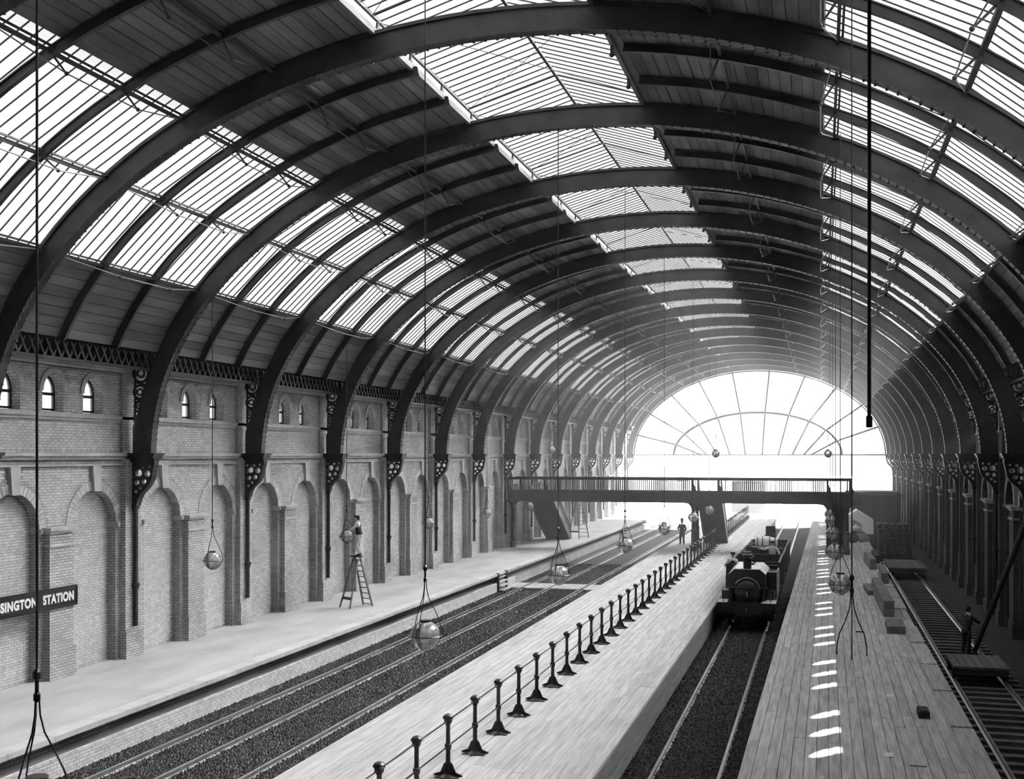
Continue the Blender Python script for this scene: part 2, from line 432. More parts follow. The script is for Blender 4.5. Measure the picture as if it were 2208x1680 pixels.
# real bricks on the nearest bays of the left wall
def brick_ok(u, v, hw, hh):
    if v > 9.05 or v < .08: return 0
    for a, b in ((6.14, 6.58), (7.51, 7.74)):
        if v+hh > a and v-hh < b: return 0
    if u-hw < .43 or u+hw > L-.43: return 0
    yc = (ARC[0]+ARC[1])/2
    if abs(u-yc) < .62+hw and v < 4.45: return 0
    for c in ARC:
        if v < ASP+.05:
            if abs(u-c) < ARW+hw+.01: 
                return 2 if abs(u-c) < ARW-hw-.01 else 0
        else:
            d = math.hypot(abs(u-c)+hw*.7, v-ASP+hh); e = math.hypot(max(0, abs(u-c)-hw), max(0, v-ASP-hh))
            if d < ARW-.01: return 2
            if e < ARW+.29: return 0
        if abs(u-c) < .22+hw and ASP < v < 6.2: return 0
    for o in WOFF:
        if abs(u-o) < WHW+.12+hw and 7.7 < v < WSPR: return 0
        if v >= WSPR-hh and math.hypot(max(0, abs(u-o)-hw), max(0, v-WSPR-hh)/1.1) < WHW+.28: return 0
    return 1
BW, BH = .235, .082
near_b, far_b = [], []
for i in (-2, -1, 0):
    for r_ in range(int(9.1/BH)):
        v = (r_+.5)*BH
        for k in range(int(L/BW)+2):
            u = k*BW+(BW/2 if r_ % 2 else 0)
            h = brick_ok(u, v, BW/2, BH/2)
            if not h: continue
            y = YR(i)+u
            if y < 21.5: continue
            x = XW if h == 1 else XREC
            rec = (x-.03, x+.002+.003*rng.random(), y-BW/2+.006, y+BW/2-.006, v-BH/2+.006, v+BH/2-.006)
            # the 300 that show largest: eye-level courses of the nearest visible bay
            (near_b if i == -1 and h == 1 and y > 25.4 and 4.6 < v < 7.5 else far_b).append(rec)
far_b += near_b[300:]; near_b = near_b[:300]
for rec in near_b:
    obj('brick', MB().box(*[c+(0 if q < 2 else 0) for q, c in enumerate(rec)]), 'brick_loose', WL_)
o = obj('brickwork', boxes_mesh('brickwork', far_b, 'brick_loose'), None, WL_, kind='stuff')

# clerestory windows: one structure each, frame, meeting rail and two panes
def window_meshes(fx):
    f = MB(); x0, x1 = sorted((fx(XREC-.08)-fx(0), fx(XREC-.02)-fx(0)))
    hw = WHW+.11; t = .07
    f.box(x0, x1, -hw, -hw+t, WSILL, WSPR); f.box(x0, x1, hw-t, hw, WSILL, WSPR); f.box(x0, x1, -hw, hw, WSILL, WSILL+.06)
    for k in range(8):
        a0, a1 = pi*k/8, pi*(k+1)/8
        q = [(-r_*cos(a), WSPR+r_*1.1*sin(a)) for r_, a in ((hw-t, a0), (hw, a0), (hw, a1), (hw-t, a1))]
        f.prism(q, x0, x1, axis='x')
    rl = MB().box(x0, x1, -hw, hw, 8.25, 8.33)
    xm = (x0+x1)/2
    p1 = MB().box(xm-.004, xm+.004, -hw+t, hw-t, WSILL+.06, 8.26)
    top = [(-hw+t, 8.32), (hw-t, 8.32)]+[((hw-t)*cos(pi*k/8), WSPR+(hw-t)*1.1*sin(pi*k/8)) for k in range(9)]
    p2 = MB().prism(top, xm-.004, xm+.004, axis='x')
    return [(n, b.mesh(n), m) for n, b, m in (('window_frame', f, 'black'), ('meeting_rail', rl, 'black'), ('pane', p1, 'window_glass'), ('pane', p2, 'window_glass'))]
wn = 0
for fx in (fxl, fxr):
    ms = window_meshes(fx)
    for me_, mm in ((m_[1], m_[2]) for m_ in ms): me_.materials.append(M[mm])
    for i in range(-3, I1):
        for o_ in WOFF:
            wn += 1
            e = struct('window_%d' % wn); e.location = (fx(0), YR(i)+o_, 0)
            for n, me_, mm in ms: obj(n, me_, None, e)
struct('wall_back', MB().box(-22.3, 8.5, YN-.4, YN, -1.2, 18), 'brick_right')

# ------------------------------------------------------------------ roof: boarded strips with separate boards, glazed strips
ceil = struct('ceiling'); ceil['label'] = 'boarded and glazed barrel roof'
def strip(t0, t1, y0, y1, o0, o1, n):
    b = MB(); ts = [t0+(t1-t0)*k/n for k in range(n+1)]
    prof = [out(t, -o0) for t in ts]+[out(t, -o1) for t in reversed(ts)]
    return b.prism(prof, y0, y1)
bk = MB()
ZONES = ((TB0, TLL), (TLU+R(1.5), TSL), (TSR, TRU-R(1.5)), (TRL, TB1))
for t0, t1 in ZONES: 
    z = strip(t0, t1, YN, YE, .05, .10, 14); bk.add(z.v, z.f)
for t0, t1 in ((TLL, TLU), (TSL, TSR), (TRU, TRL)):    # unseen near bays, glazing closed over to darken the near end
    z = strip(t0, t1, YN, YR(IG), .05, .10, 14); bk.add(z.v, z.f)
for fx in (fxl, fxr):                                   # gutter soffit between wall head and boarding
    x0, z0 = out(TB0, -.10)
    bk.add([(fx(XW-.3), YN, WTOP), (fx(x0), YN, z0), (fx(x0), YE, z0), (fx(XW-.3), YE, WTOP)], [(0, 1, 2, 3)])
obj('roof_backing', bk, 'shell', ceil)
BRD = .29
def boards(i):
    res = []
    y0, y1 = YR(i), YR(i+1)
    for t0, t1 in ZONES:
        arc = sum(math.dist(out(t0+(t1-t0)*k/40), out(t0+(t1-t0)*(k+1)/40)) for k in range(40))
        n = round(arc/BRD)
        for k in range(n):
            a, b = t0+(t1-t0)*(k+.03)/n, t0+(t1-t0)*(k+.97)/n
            off = .012*((k*7) % 3)/2
            q = [out(a, off), out(b, off), out(b, -.055), out(a, -.055)]
            res.append(MB().prism(q, y0, y1))
    return res
nb = 0
far = MB()
for i in range(I0, I1):
    for b in boards(i):
        if -1 <= i <= 2 and nb < 300: obj('board', b, 'board', ceil); nb += 1
        else: far.add(b.v, b.f)
obj('boarding', far, 'board', ceil, kind='stuff')

# glazing: panes and bars of each bay
NP = 19
LANT = (-10.0, 10.22, -7.35, 10.98)                     # skylight eaves x, z and ridge x, z (z above springing)
LEAV = (XC+XC+10.0, 10.22)
def chord(t0, t1, off=0): return out(t0, off), out(t1, off)
GSECT = [chord(TLL, TLM, -.04), chord(TLM, TLU+R(1.7), -.04), ((-10.0, ZS+10.22), (-7.35, ZS+10.98)), ((-7.35, ZS+10.98), (-4.75, ZS+10.16)),
         chord(TRU-R(1.7), TRM, -.04), chord(TRM, TRL, -.04)]
def glazing(i):
    """[(pane MB)], [(bar MB)] of bay i"""
    pn, br = [], []
    y0, y1 = YR(i)+.02, YR(i+1)-.02; d = (y1-y0)/NP
    for a, b in GSECT:
        a3 = lambda y, o=0: (a[0], y, a[1]+o); b3 = lambda y, o=0: (b[0], y, b[1]+o)
        for k in range(NP):
            ya, yb = y0+d*k+.014, y0+d*(k+1)-.014
            pn.append(MB().add([a3(ya), b3(ya), b3(yb), a3(yb), a3(ya, .006), b3(ya, .006), b3(yb, .006), a3(yb, .006)],
                       [(0,3,2,1),(4,5,6,7),(0,1,5,4),(1,2,6,5),(2,3,7,6),(3,0,4,7)]))
            if k: br.append(MB().bar(a3(y0+d*k, -.01), b3(y0+d*k, -.01), .018, .035))
        br.append(MB().bar(a3(y0, -.01), b3(y0, -.01), .025, .04)); br.append(MB().bar(a3(y1, -.01), b3(y1, -.01), .025, .04))
    return pn, br
for i in range(IG, I1):
    sk = struct('window_%d' % (wn+1)); wn += 1
    sk['label'] = 'roof glazing of one bay, sloping panes between thin bars'
    pn, br = glazing(i)
    if i in (-1, 0, 1):
        for b in pn: obj('pane', b, 'roof_glass', sk)
        for b in br: obj('glazing_bar', b, 'rib', sk)
    else:
        a = MB(); [a.add(b.v, b.f) for b in pn]; obj('glazing', a, 'roof_glass', sk, kind='stuff')
        a = MB(); [a.add(b.v, b.f) for b in br]; obj('muntin', a, 'rib', sk, kind='stuff')
    # skylight fittings of the bay: eaves rail, ridge bar, standards, finials, cross wires
    yA, yB = YR(i), YR(i+1)
    obj('eaves_rail', MB().bar((-10.0, yA, ZS+10.18), (-10.0, yB, ZS+10.18), .07, .09).bar((-4.75, yA, ZS+10.12), (-4.75, yB, ZS+10.12), .07, .09), 'rib', sk)
    obj('ridge_bar', MB().bar((-7.35, yA, ZS+10.95), (-7.35, yB, ZS+10.95), .08, .12), 'rib', sk)
    for e in range(3):
        ys = yA+L*(e+.02)/3+(.25 if e == 0 else 0)
        xl, zl = out(TSL)
        obj('standard', MB().prism([(ys-.16, zl-.05), (ys+.16, zl-.05), (ys+.03, ZS+10.16), (ys-.03, ZS+10.16)], -10.04, -9.99, axis='x'), 'rib', sk)
        xr, zr = out(TSR)
        obj('standard', MB().box(xr-.03, xr+.03, ys-.05, ys+.05, zr-.25, ZS+10.13).ball((xr, ys, zr-.30), .07, 6, 4), 'rib', sk)
    obj('curb', MB().bar((out(TSL)[0]-.02, yA, out(TSL)[1]-.02), (out(TSL)[0]-.02, yB, out(TSL)[1]-.02), .10, .16), 'board', sk)
    obj('curb', MB().bar((out(TSR)[0]+.02, yA, out(TSR)[1]-.02), (out(TSR)[0]+.02, yB, out(TSR)[1]-.02), .10, .16), 'board', sk)
    for (xa, xb_) in ((-10.0, -4.75), (-4.75, -10.0)):
        obj('wind_tie', MB().tube([(xa, yA+.15, ZS+10.1), (xb_, yB-.15, ZS+10.1)], .010, 4), 'rib', sk)

# ------------------------------------------------------------------ arched ribs
def rib_meshes():
    ms = {}
    n = 72
    ti = [pi*k/n for k in range(n+1)]
    def outer(t):
        x, z = out(t)
        zz = z-ZS
        sgn = -1 if t < pi/2 else 1
        if zz < 3.2:                                   # near the wall the web leaves room for the scrollwork
            tt = math.asin(min(1, zz/B1)); ix = A1*cos(tt)
            px_ = -XPIER+XC                            # pier distance from the axis
            if zz < 1.0: dx = px_
            elif zz < 1.3: dx = px_+(ix+.70-px_)*(zz-1.0)/.3
            else:
                f = max(0, (zz-2.4)/.8); dx = (ix+.70)*(1-f)+abs(x-XC)*f
            x = XC+sgn*dx
        return (x, z)
    prof = [inn(t) for t in ti]+[outer(t) for t in reversed(ti)]
    vs, fs = poly2d(prof, [], .09)
    ms['web'] = MB().add([(u, w_, v) for u, v, w_ in vs], fs)
    fl = MB(); f2 = MB()
    def band(b, r0, r1, ts, hw):
        o = len(b.v)
        for t in ts:
            p, q = r0(t), r1(t)
            b.v += [(p[0], -hw, p[1]), (p[0], hw, p[1]), (q[0], hw, q[1]), (q[0], -hw, q[1])]
        for k in range(len(ts)-1):
            for j in range(4): 
                j2 = (j+1) % 4; b.f.append((o+4*k+j, o+4*k+j2, o+4*k+4+j2, o+4*k+4+j))
        b.f.append((o, o+1, o+2, o+3)); e = o+4*(len(ts)-1); b.f.append((e+3, e+2, e+1, e))
    def innoff(d): return lambda t: (XC-(A1+d)*cos(t), ZS+(B1+d)*sin(t))
    band(fl, innoff(0), innoff(.035), ti, .15); ms['flange'] = fl
    tt = [t for t in ti if R(22) < t < R(158)]
    band(f2, lambda t: out(t, .10), lambda t: out(t, .02), tt, .11); ms['top_flange'] = f2
    rv = MB()
    for k in range(150):
        t = R(3)+(pi-R(6))*k/149
        x, z = inn(t)
        for s in (-1, 1):
            rv.box(x-.025, x+.025, s*.12-.025, s*.12+.025, z-.03, z+.03)
    ms['rivet'] = rv
    # openwork scroll between web and pier, and the cast bracket below the springing
    def ring(c, r, wd, n=14): 
        return [(c[0]+r*cos(2*pi*k/n), c[1]+r*sin(2*pi*k/n)) for k in range(n)]
    def scroll(right):
        b = MB(); f = (lambda x: mxr(x)) if right else (lambda x: x)
        for (cx, cz, r_) in ((-21.06, 2.62, .28), (-21.10, 2.02, .22), (-21.12, 1.55, .17)):
            b.tube([(f(cx+r_*cos(2*pi*k/14)), 0, ZS+cz+r_*sin(2*pi*k/14)) for k in range(15)], .045, 5)
            b.tube([(f(cx+r_*.45*cos(2*pi*k/10)), 0, ZS+cz+r_*.45*sin(2*pi*k/10)) for k in range(11)], .035, 5)
        b.tube([(f(-21.28), 0, ZS+1.05), (f(-21.27), 0, ZS+2.95)], .05, 4); b.tube([(f(-21.30), 0, ZS+2.95), (f(-20.6), 0, ZS+2.98)], .05, 4)
        b.tube([(f(-20.92), 0, ZS+2.25), (f(-21.2), 0, ZS+2.33)], .04, 4); b.tube([(f(-20.95), 0, ZS+1.75), (f(-21.22), 0, ZS+1.80)], .04, 4)
        return b
    def bracket(right):
        f = (lambda x: mxr(x)) if right else (lambda x: x)
        edge = [(-20.52, -.02), (-20.52, -.30), (-20.58, -.55), (-20.62, -.75), (-20.72, -.95), (-20.86, -1.10), (-21.0, -1.22), (-21.12, -1.40), (-21.17, -1.62), (-21.33, -1.62), (-21.33, -.02)]
        holes = [ring(c, r_, 0, 9) for c, r_ in (((-20.78, -.60), .11), ((-21.10, -.58), .13), ((-20.90, -.85), .09), ((-21.16, -.88), .09), ((-21.04, -1.06), .06), ((-21.2, -1.18), .06), ((-20.95, -.40), .06), ((-21.24, -.40), .05), ((-20.70, -.38), .05), ((-21.24, -.70), .04))]
        vs, fs = poly2d(edge, holes, .16)
        b = MB().add([(f(u), w_, ZS+v) for u, v, w_ in vs], fs)
        for (x, z), (x2, z2) in zip(edge[:-3], edge[1:-2]): b.bar((f(x), 0, ZS+z), (f(x2), 0, ZS+z2), .05, .26, up=(0, 1, 0))
        return b
    def cap(right):
        f = (lambda x: mxr(x)) if right else (lambda x: x)
        b = MB()
        for x0, x1, hw, z0, z1 in ((-21.35, -20.40, .30, -.02, .06), (-21.35, -20.45, .26, -.12, -.02), (-21.35, -20.52, .20, -.22, -.12)):
            q = sorted((f(x0), f(x1))); b.box(q[0], q[1], -hw, hw, ZS+z0, ZS+z1)
        return b
    ms2 = [('web', ms['web'], 'rib'), ('flange', ms['flange'], 'rib'), ('top_flange', ms['top_flange'], 'rib'), ('rivet', ms['rivet'], 'rib')]
    for r_ in (False, True): ms2 += [('scrollwork', scroll(r_), 'iron'), ('bracket', bracket(r_), 'iron'), ('capital', cap(r_), 'iron')]
    return [(n, b.mesh(n), m) for n, b, m in ms2]
rm_ = rib_meshes()
rib0 = None
for i in range(I0, I1+1):
    lab = '%s dark iron arched roof rib counting from the camera end of the train shed' % ORD[i-I0]
    if i == I1: lab = 'last iron arched roof rib, framing the fan-shaped end screen'
    if rib0 is None:
        rib0 = thing('roof_rib', lab, 'roof rib', (0, YR(i), 0), group='arched main roof ribs')
        for n, me_, m_ in rm_:
            me_.materials.append(M[m_]); o_ = obj(n, me_, None, rib0)
            if n == 'rivet': o_['kind'] = 'stuff'
    else: dup(rib0, (0, YR(i), 0), label=lab)

# lighter ribs, two in each bay
def lightrib():
    n = 60; ts = [TB0+(TB1-TB0)*k/n for k in range(n+1)]
    ts1 = [t for t in ts if t <= TSL+.01]; ts2 = [t for t in ts if t >= TSR-.01]
    b = MB()
    for seq in (ts1, ts2):
        for off0, off1, hw in ((.06, .22, .018), (.22, .25, .055), (.03, .06, .05)):
            o = len(b.v)
            for t in seq:
                p, q = out(t, off0), out(t, off1)
                b.v += [(p[0], -hw, p[1]), (p[0], hw, p[1]), (q[0], hw, q[1]), (q[0], -hw, q[1])]
            for k in range(len(seq)-1):
                for j in range(4):
                    j2 = (j+1) % 4; b.f.append((o+4*k+j, o+4*k+j2, o+4*k+4+j2, o+4*k+4+j))
    return b.mesh('light_rib')
lm = lightrib(); lm.materials.append(M['rib'])
for i in range(I0, I1):
    for e in (1, 2):
        o_ = obj('light_rib', lm, None, None, loc=(0, YR(i)+L*e/3, 0))
        tag(o_, 'slender intermediate roof rib, %s in the %s bay from the camera end' % (('nearer one', 'farther one')[e-1], ORD[i-I0]), 'roof rib', 'slender intermediate ribs')

# trussed purlins: bar, struts at the light ribs, tie rods
PT = [('lower edge of the brick-side glazing', TLL, 0), ('middle of the brick-side glazing', TLM, 0), ('upper edge of the brick-side glazing', TLU, 0), ('brick-side dark boarding', R(66.5), 1),
      ('far-side dark boarding', R(109), 1), ('upper edge of the far-side glazing', TRU, 0), ('middle of the far-side glazing', TRM, 0), ('lower edge of the far-side glazing', TRL, 0)]
for where, t, dark in PT:
    x, z = out(t, .12); dx, dz = (XC-x), (ZS-2-z); l_ = math.hypot(dx, dz); ux, uz = dx/l_, dz/l_
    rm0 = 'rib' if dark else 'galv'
    e0 = L/3; dep = .62
    B_ = MB().bar((0, .05, 0), (0, L-.05, 0), .07, .08); B2_ = MB().bar((.09, .05, .08), (.09, L-.05, .08), .05, .04)
    bar_ = B_.add(B2_.v, B2_.f).mesh('bar'); bar_.materials.append(M['purlin'])
    stm = MB().tube([(0, 0, 0), (ux*dep, 0, uz*dep)], [.035, .02], 5).ball((ux*dep, 0, uz*dep), .05, 6, 4).mesh('strut'); stm.materials.append(M['rib'])
    P = [(0, .1, 0), (ux*dep, e0, uz*dep), (ux*dep, 2*e0, uz*dep), (0, L-.1, 0)]
    tms = []
    for a, b in zip(P[:-1], P[1:]):
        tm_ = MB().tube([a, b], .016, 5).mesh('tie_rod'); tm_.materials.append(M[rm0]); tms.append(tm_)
    r0 = None
    for i in range(IG, I1):
        lab = 'trussed purlin along the %s, %s bay from near end' % (where, ORD[i-I0])
        if r0 is None:
            r0 = thing('purlin', lab, 'purlin', (x, YR(i), z), group='trussed purlins between the ribs')
            obj('bar', bar_, None, r0)
            for e in (1, 2): obj('strut', stm, None, r0, loc=(0, e0*e, 0))
            for tm_ in tms: obj('tie_rod', tm_, None, r0)
        else: dup(r0, (x, YR(i), z), label=lab)

# lattice eaves girders between ribs at the wall heads
def lattice():
    a = MB().bar((0, .06, .62), (0, L-.06, .62), .08, .10); 
    b = MB().bar((0, .06, 0), (0, L-.06, 0), .08, .10)
    c = MB(); n = 20; d = (L-.2)/n
    for k in range(n):
        c.bar((-.02, .1+d*k, 0), (-.02, .1+d*(k+1), .62), .03, .07); c.bar((.02, .1+d*k, .62), (.02, .1+d*(k+1), 0), .03, .07)
    return [(n_, q.mesh(n_)) for n_, q in (('chord', a), ('chord', b), ('lattice', c))]
lt = lattice()
for n_, me_ in lt: me_.materials.append(M['iron'])
l0 = None
for fx, sd in ((fxl, 'pale brick wall'), (fxr, 'dark far-side wall')):
    for i in range(I0, I1):
        lab = 'dark lattice eaves girder on the %s, %s bay from the camera end' % (sd, ORD[i-I0])
        if l0 is None:
            l0 = thing('lattice_girder', lab, 'girder', group='lattice eaves girders')
            for n_, me_ in lt: obj(n_, me_, None, l0)
            l0.location = (fx(-20.72), YR(i), ZS+2.72)
        else: dup(l0, (fx(-20.72), YR(i), ZS+2.72), label=lab)

# rainwater pipes under the brackets
def pipe():
    return [('shaft', MB().tube([(0, 0, 1.0), (0, 0, ZS-1.6)], .075, 8), 'iron'), ('hopper', MB().lathe([(.08, 2.15), (.13, 2.30), (.13, 2.38), (.08, 2.38)], 8), 'iron'),
            ('collar', MB().lathe([(.10, ZS-1.75), (.12, ZS-1.70), (.12, ZS-1.58), (.07, ZS-1.56)], 8), 'iron')]
p0 = None; pm_ = [(n, b.mesh(n), m) for n, b, m in pipe()]
for fx, sd in ((fxl, 'pale brick wall'), (fxr, 'dark far-side wall')):
    for i in range(-2, I1+1):
        lab = 'black rainwater pipe on the %s under the bracket of the %s roof rib' % (sd, ORD[i-I0])
        loc = (fx(-21.25), YR(i), 0)
        if p0 is None:
            p0 = thing('rainwater_pipe', lab, 'pipe', loc, group='rainwater pipes below the ribs')
            for n, me_, m_ in pm_: me_.materials.append(M[m_]); obj(n, me_, None, p0)
        else: dup(p0, loc, label=lab)

# ------------------------------------------------------------------ end screen: tie beam, two arcs, radial bars, panes
es = thing('end_screen', 'white fan-shaped glazed iron screen closing the far arch', 'screen', (0, YE+.25, 0))
obj('tie_beam', MB().bar((XC-A1-.2, 0, ZS+.02), (XC+A1+.2, 0, ZS+.02), .10, .16), 'galv', es)
n = 40; IA, IB = 9.1, 4.7
obj('inner_arc', MB().tube([(XC-IA*cos(pi*k/n), 0, ZS+IB*sin(pi*k/n)) for k in range(n+1)], .15, 5), 'iron', es)
sc = MB()
for k in range(60):
    t = pi*(k+.5)/60; sc.ball((XC-(IA-.1)*cos(t), 0, ZS+(IB-.1)*sin(t)), .09, 5, 3)
obj('scallop', sc, 'rib', es, kind='stuff')
obj('outer_arc', MB().tube([(XC-(A1-.1)*cos(pi*k/n), 0, ZS+(B1-.1)*sin(pi*k/n)) for k in range(n+1)], .10, 5), 'rib', es)
RB = [R(a) for a in (14, 30, 46.5, 62.5, 79, 96, 112.5, 128.5, 145, 161)]
for t in RB:
    q0 = (XC-6.2*cos(t)*1.0, 0, ZS); q1 = (XC-IA*cos(t), 0, ZS+IB*sin(t)); q2 = (XC-A1*cos(t)*1.0, 0, ZS+B1*sin(t))
    obj('radial_bar', MB().tube([q0, q1, q2], .11, 5), 'iron', es)
    obj('boss', MB().ball(q1, .16, 8, 6), 'galv', es)
al = [0]+RB+[pi]
for a, b in zip(al[:-1], al[1:]):
    m_ = 5; ts = [a+(b-a)*k/m_ for k in range(m_+1)]
    obj('pane', MB().prism([(XC-IA*cos(t), ZS+IB*sin(t)) for t in ts]+[(XC-A1*cos(t), ZS+B1*sin(t)) for t in reversed(ts)], .10, .106), 'window_glass', es)
    obj('pane', MB().prism([(XC-IA*cos(t), ZS+IB*sin(t)) for t in ts]+[(XC-6.2*cos(t), ZS+.02) for t in reversed(ts)], .10, .106), 'window_glass', es)
for k in range(26):
    t = pi*(k+.5)/26
    obj('glazing_wire', MB().tube([(XC-IA*cos(t)*.72, .12, ZS+.1), (XC-A1*cos(t)*.98, .12, ZS+B1*sin(t)*.98)], .012, 4), 'galv', es)

# ------------------------------------------------------------------ floor: track bed, platforms
struct('floor', MB().box(-22.3, 8.3, YN-.4, 134, GB-.3, GB), 'ballast')
YP = 22.0
# left platform
lp = struct('left_platform', MB().box(XREC-.1, -17.6, YN, 116, GB, -.03).add([(XREC-.1, 116, -.03), (-17.6, 116, -.03), (-17.6, 130, GB), (XREC-.1, 130, GB), (XREC-.1, 116, GB), (-17.6, 116, GB)], [(0, 1, 2, 3), (1, 5, 2), (0, 3, 4)]), 'paving')
lp['label'] = 'pale paved platform along the brick wall'
obj('surface', MB().box(XREC-.05, -17.45, YN, 116, -.03, 0), 'paving', lp)
y = YN
while y < 116:
    y2 = min(116, y+1.45+rng.random()*.3); obj('coping_slab', MB().box(-17.44, -16.98, y+.006, y2-.006, -.12, .004+.004*rng.random()), 'coping', lp); y = y2
obj('front_wall', MB().box(-17.62, -17.55, YN, 116, GB, -.12).box(-17.62, -17.03, YN, 116, GB, -.50), 'pale_brick', lp)
fb_ = []; nf = []
for r_ in range(6):
    z = GB+.045+r_*.084
    y = 12.0+(.12 if r_ % 2 else 0)
    while y < 62:
        rec = (-17.1, -17.026+.003*rng.random(), y+.006, y+.229, z-.036, z+.036)
        (nf if 20 <= y < 32 else fb_).append(rec); y += .235
fb_ += nf[300:]; nf = nf[:300]
for rec in nf: obj('brick', MB().box(*rec), 'brick_loose', lp)
obj('brickwork', boxes_mesh('brickwork', fb_, 'brick_loose'), None, lp, kind='stuff')

# planked platforms
def planked(name, lab, xl, xr, y0, y1, rows, m, lens, ynear, zt=0.0):
    """xl, xr: functions of y"""
    base = MB()
    ys = np.linspace(y0, y1, 12)
    for a, b in zip(ys[:-1], ys[1:]):
        base.add([(xl(a)+.10, a, GB), (xr(a)-.06, a, GB), (xr(b)-.06, b, GB), (xl(b)+.10, b, GB), (xl(a)+.10, a, -.05), (xr(a)-.06, a, -.05), (xr(b)-.06, b, -.05), (xl(b)+.10, b, -.05)],
             [(4,5,6,7),(0,1,5,4),(1,2,6,5),(2,3,7,6),(3,0,4,7)])
    P = struct(name, base, 'under'); P['label'] = lab
    cand = []
    for r_ in range(rows):
        y = y0-random.random()*3
        while y < y1:
            ln = random.choice(lens); a, b = max(y, y0)+.004, min(y+ln, y1)-.004
            y += ln
            if b-a < .1: continue
            u0, u1 = (r_+.0)/rows, (r_+1.0)/rows
            X = lambda u, yy: xl(yy)+(xr(yy)-xl(yy))*u
            g = .006; z1 = zt+.008*random.random()
            V = [(X(u0, a)+g, a, -.05), (X(u1, a)-g, a, -.05), (X(u1, b)-g, b, -.05), (X(u0, b)+g, b, -.05)]
            V += [(p[0], p[1], z1) for p in V]
            cand.append((max(a, ynear) if b > ynear else 1e3+abs(ynear-b), V))
    cand.sort(key=lambda c: c[0]); rest = MB()
    FB = [tuple(f) for f in BOXF]
    for k, (d, V) in enumerate(cand):
        if k < 300: obj('plank', MB().add(V, FB), m, P)
        else: rest.add(V, FB)
    obj('planking', rest, m, P, kind='stuff')
    return P
mp_ = planked('middle_platform', 'long pale planked island platform with the post railing', lambda y: -10.6, lambda y: -4.42, YN, 127, 26, 'plank_mid', (3.2, 3.8, 4.4), 15)
rp_ = planked('right_platform', 'grey planked platform beside the locomotive track', lambda y: -1.62 if y < 24 else -1.62+.80*min(1, (y-24)/86), lambda y: 3.44, YN, 113, 20, 'plank_right', (3.6, 4.4, 5.2), 17)
for k, (z0, z1, xo) in enumerate(((-.30, -.03, .02), (-.56, -.32, -.02), (-.82, -.58, -.02), (-1.0, -.84, -.05))):
    obj('edge_board', MB().box(-4.50, -4.42+xo, YN, 127, z0, z1), 'timber', mp_)
    obj('edge_board', MB().box(3.36, 3.44+xo, YN, 113, z0, z1), 'timber_dark', rp_)
y = 10
while y < 100:
    y2 = y+3.6+random.random()*1.2
    if not 44 < y < 47: obj('edge_plank', MB().box(2.98, 3.46, y+.03, y2-.10, .008, .055), 'plank_right', rp_)
    y = y2+(.05 if random.random() < .6 else .5)
# ------------------------------------------------------------------ ballast chips and tracks
def chips(name, spans, zbase, n, parent=None):
    """n small angular stones scattered over spans (x0,x1,y0,y1,weight)"""
    ws = np.array([s[4] for s in spans], float); ws /= ws.sum(); P = []
    for s, w_ in zip(spans, ws):
        m = int(n*w_); t = rng.random(m)
        P.append(np.stack([s[0]+(s[1]-s[0])*rng.random(m), s[2]+(s[3]-s[2])*t, np.full(m, zbase)], 1))
    P = np.concatenate(P); m = len(P); r = .026+.034*rng.random(m); a = rng.random(m)*6.28
    base = np.array([(1, 0, 0), (0, 1, 0), (-1, 0, 0), (0, -1, 0), (0, 0, 1.0)])
    V = np.empty((m, 5, 3))
    jit = .65+.7*rng.random((m, 5))
    for k in range(5):
        x, y, z = base[k]*1.0
        V[:, k, 0] = P[:, 0]+r*jit[:, k]*(x*np.cos(a)-y*np.sin(a)); V[:, k, 1] = P[:, 1]+r*jit[:, k]*(x*np.sin(a)+y*np.cos(a)); V[:, k, 2] = P[:, 2]+r*(z*.9*jit[:, k])
    F = np.array([(0, 1, 4), (1, 2, 4), (2, 3, 4), (3, 0, 4)])
    F = (F[None]+(np.arange(m)*5)[:, None, None]).reshape(-1, 3)
    o = obj(name, nmesh(name, V.reshape(-1, 3), F, 'stone_chip')); o['kind'] = 'stuff'
    return o
o = chips('ballast', [(-17.1, -10.5, 12, 30, 5), (-17.1, -10.5, 30, 48, 3.4), (-17.1, -10.5, 48, 75, 2.4)], GB, 120000)
tag(o, 'dark ballast stones filling the track bed between brick-side and island platforms', 'ballast')
o = chips('ballast', [(-4.5, -1.5, 17, 32, 3), (-4.5, -1.5, 32, 60, 2)], GB, 60000)
tag(o, 'dark ballast stones under the locomotive between the two planked platforms', 'ballast')
struct('floor', MB().box(3.4, 8.0, YN, 128, GB-.02, GB+.01), 'dark_ground')

def railmesh(y0, y1):
    pr = [(-.065, 0), (.065, 0), (.065, .02), (.012, .05), (.012, .10), (.035, .115), (.035, .15), (-.035, .15), (-.035, .115), (-.012, .10), (-.012, .05), (-.065, .02)]
    return MB().prism(pr, y0, y1)
def track(label, xs, y0, y1, zb, m='rail'):
    t = thing('railway_track', label, 'track', (0, 0, zb))
    for x in xs:
        b = railmesh(y0, y1).xf(lambda a, c, d: (a+x, c, d)); obj('rail', b, m, t)
    return t
track('shiny pair of rails next to the brick-side platform', (-16.08, -14.57), YN, 200, GB-.005)
track('pair of rails along the island platform edge, farther rail hidden below it', (-12.72, -11.2), YN, 200, GB-.005)
track('pair of rails carrying the locomotive between the planked platforms', (-3.76, -2.25), YN, 127.9, GB-.005)
td = track('dim pair of rails on bare sleepers beside the dark far wall', (4.18, 5.70), YN, 81, GB+.10)
sm0 = MB().box(-1.25, 1.25, -.125, .125, -.10, .0).mesh('sleeper'); sm0.materials.append(M['sleeper'])
y = 16.0
while y < 81:
    obj('sleeper', sm0, None, td, loc=(4.94+random.uniform(-.06, .06), y, 0), rot=(0, 0, random.uniform(-.015, .015))); y += .76
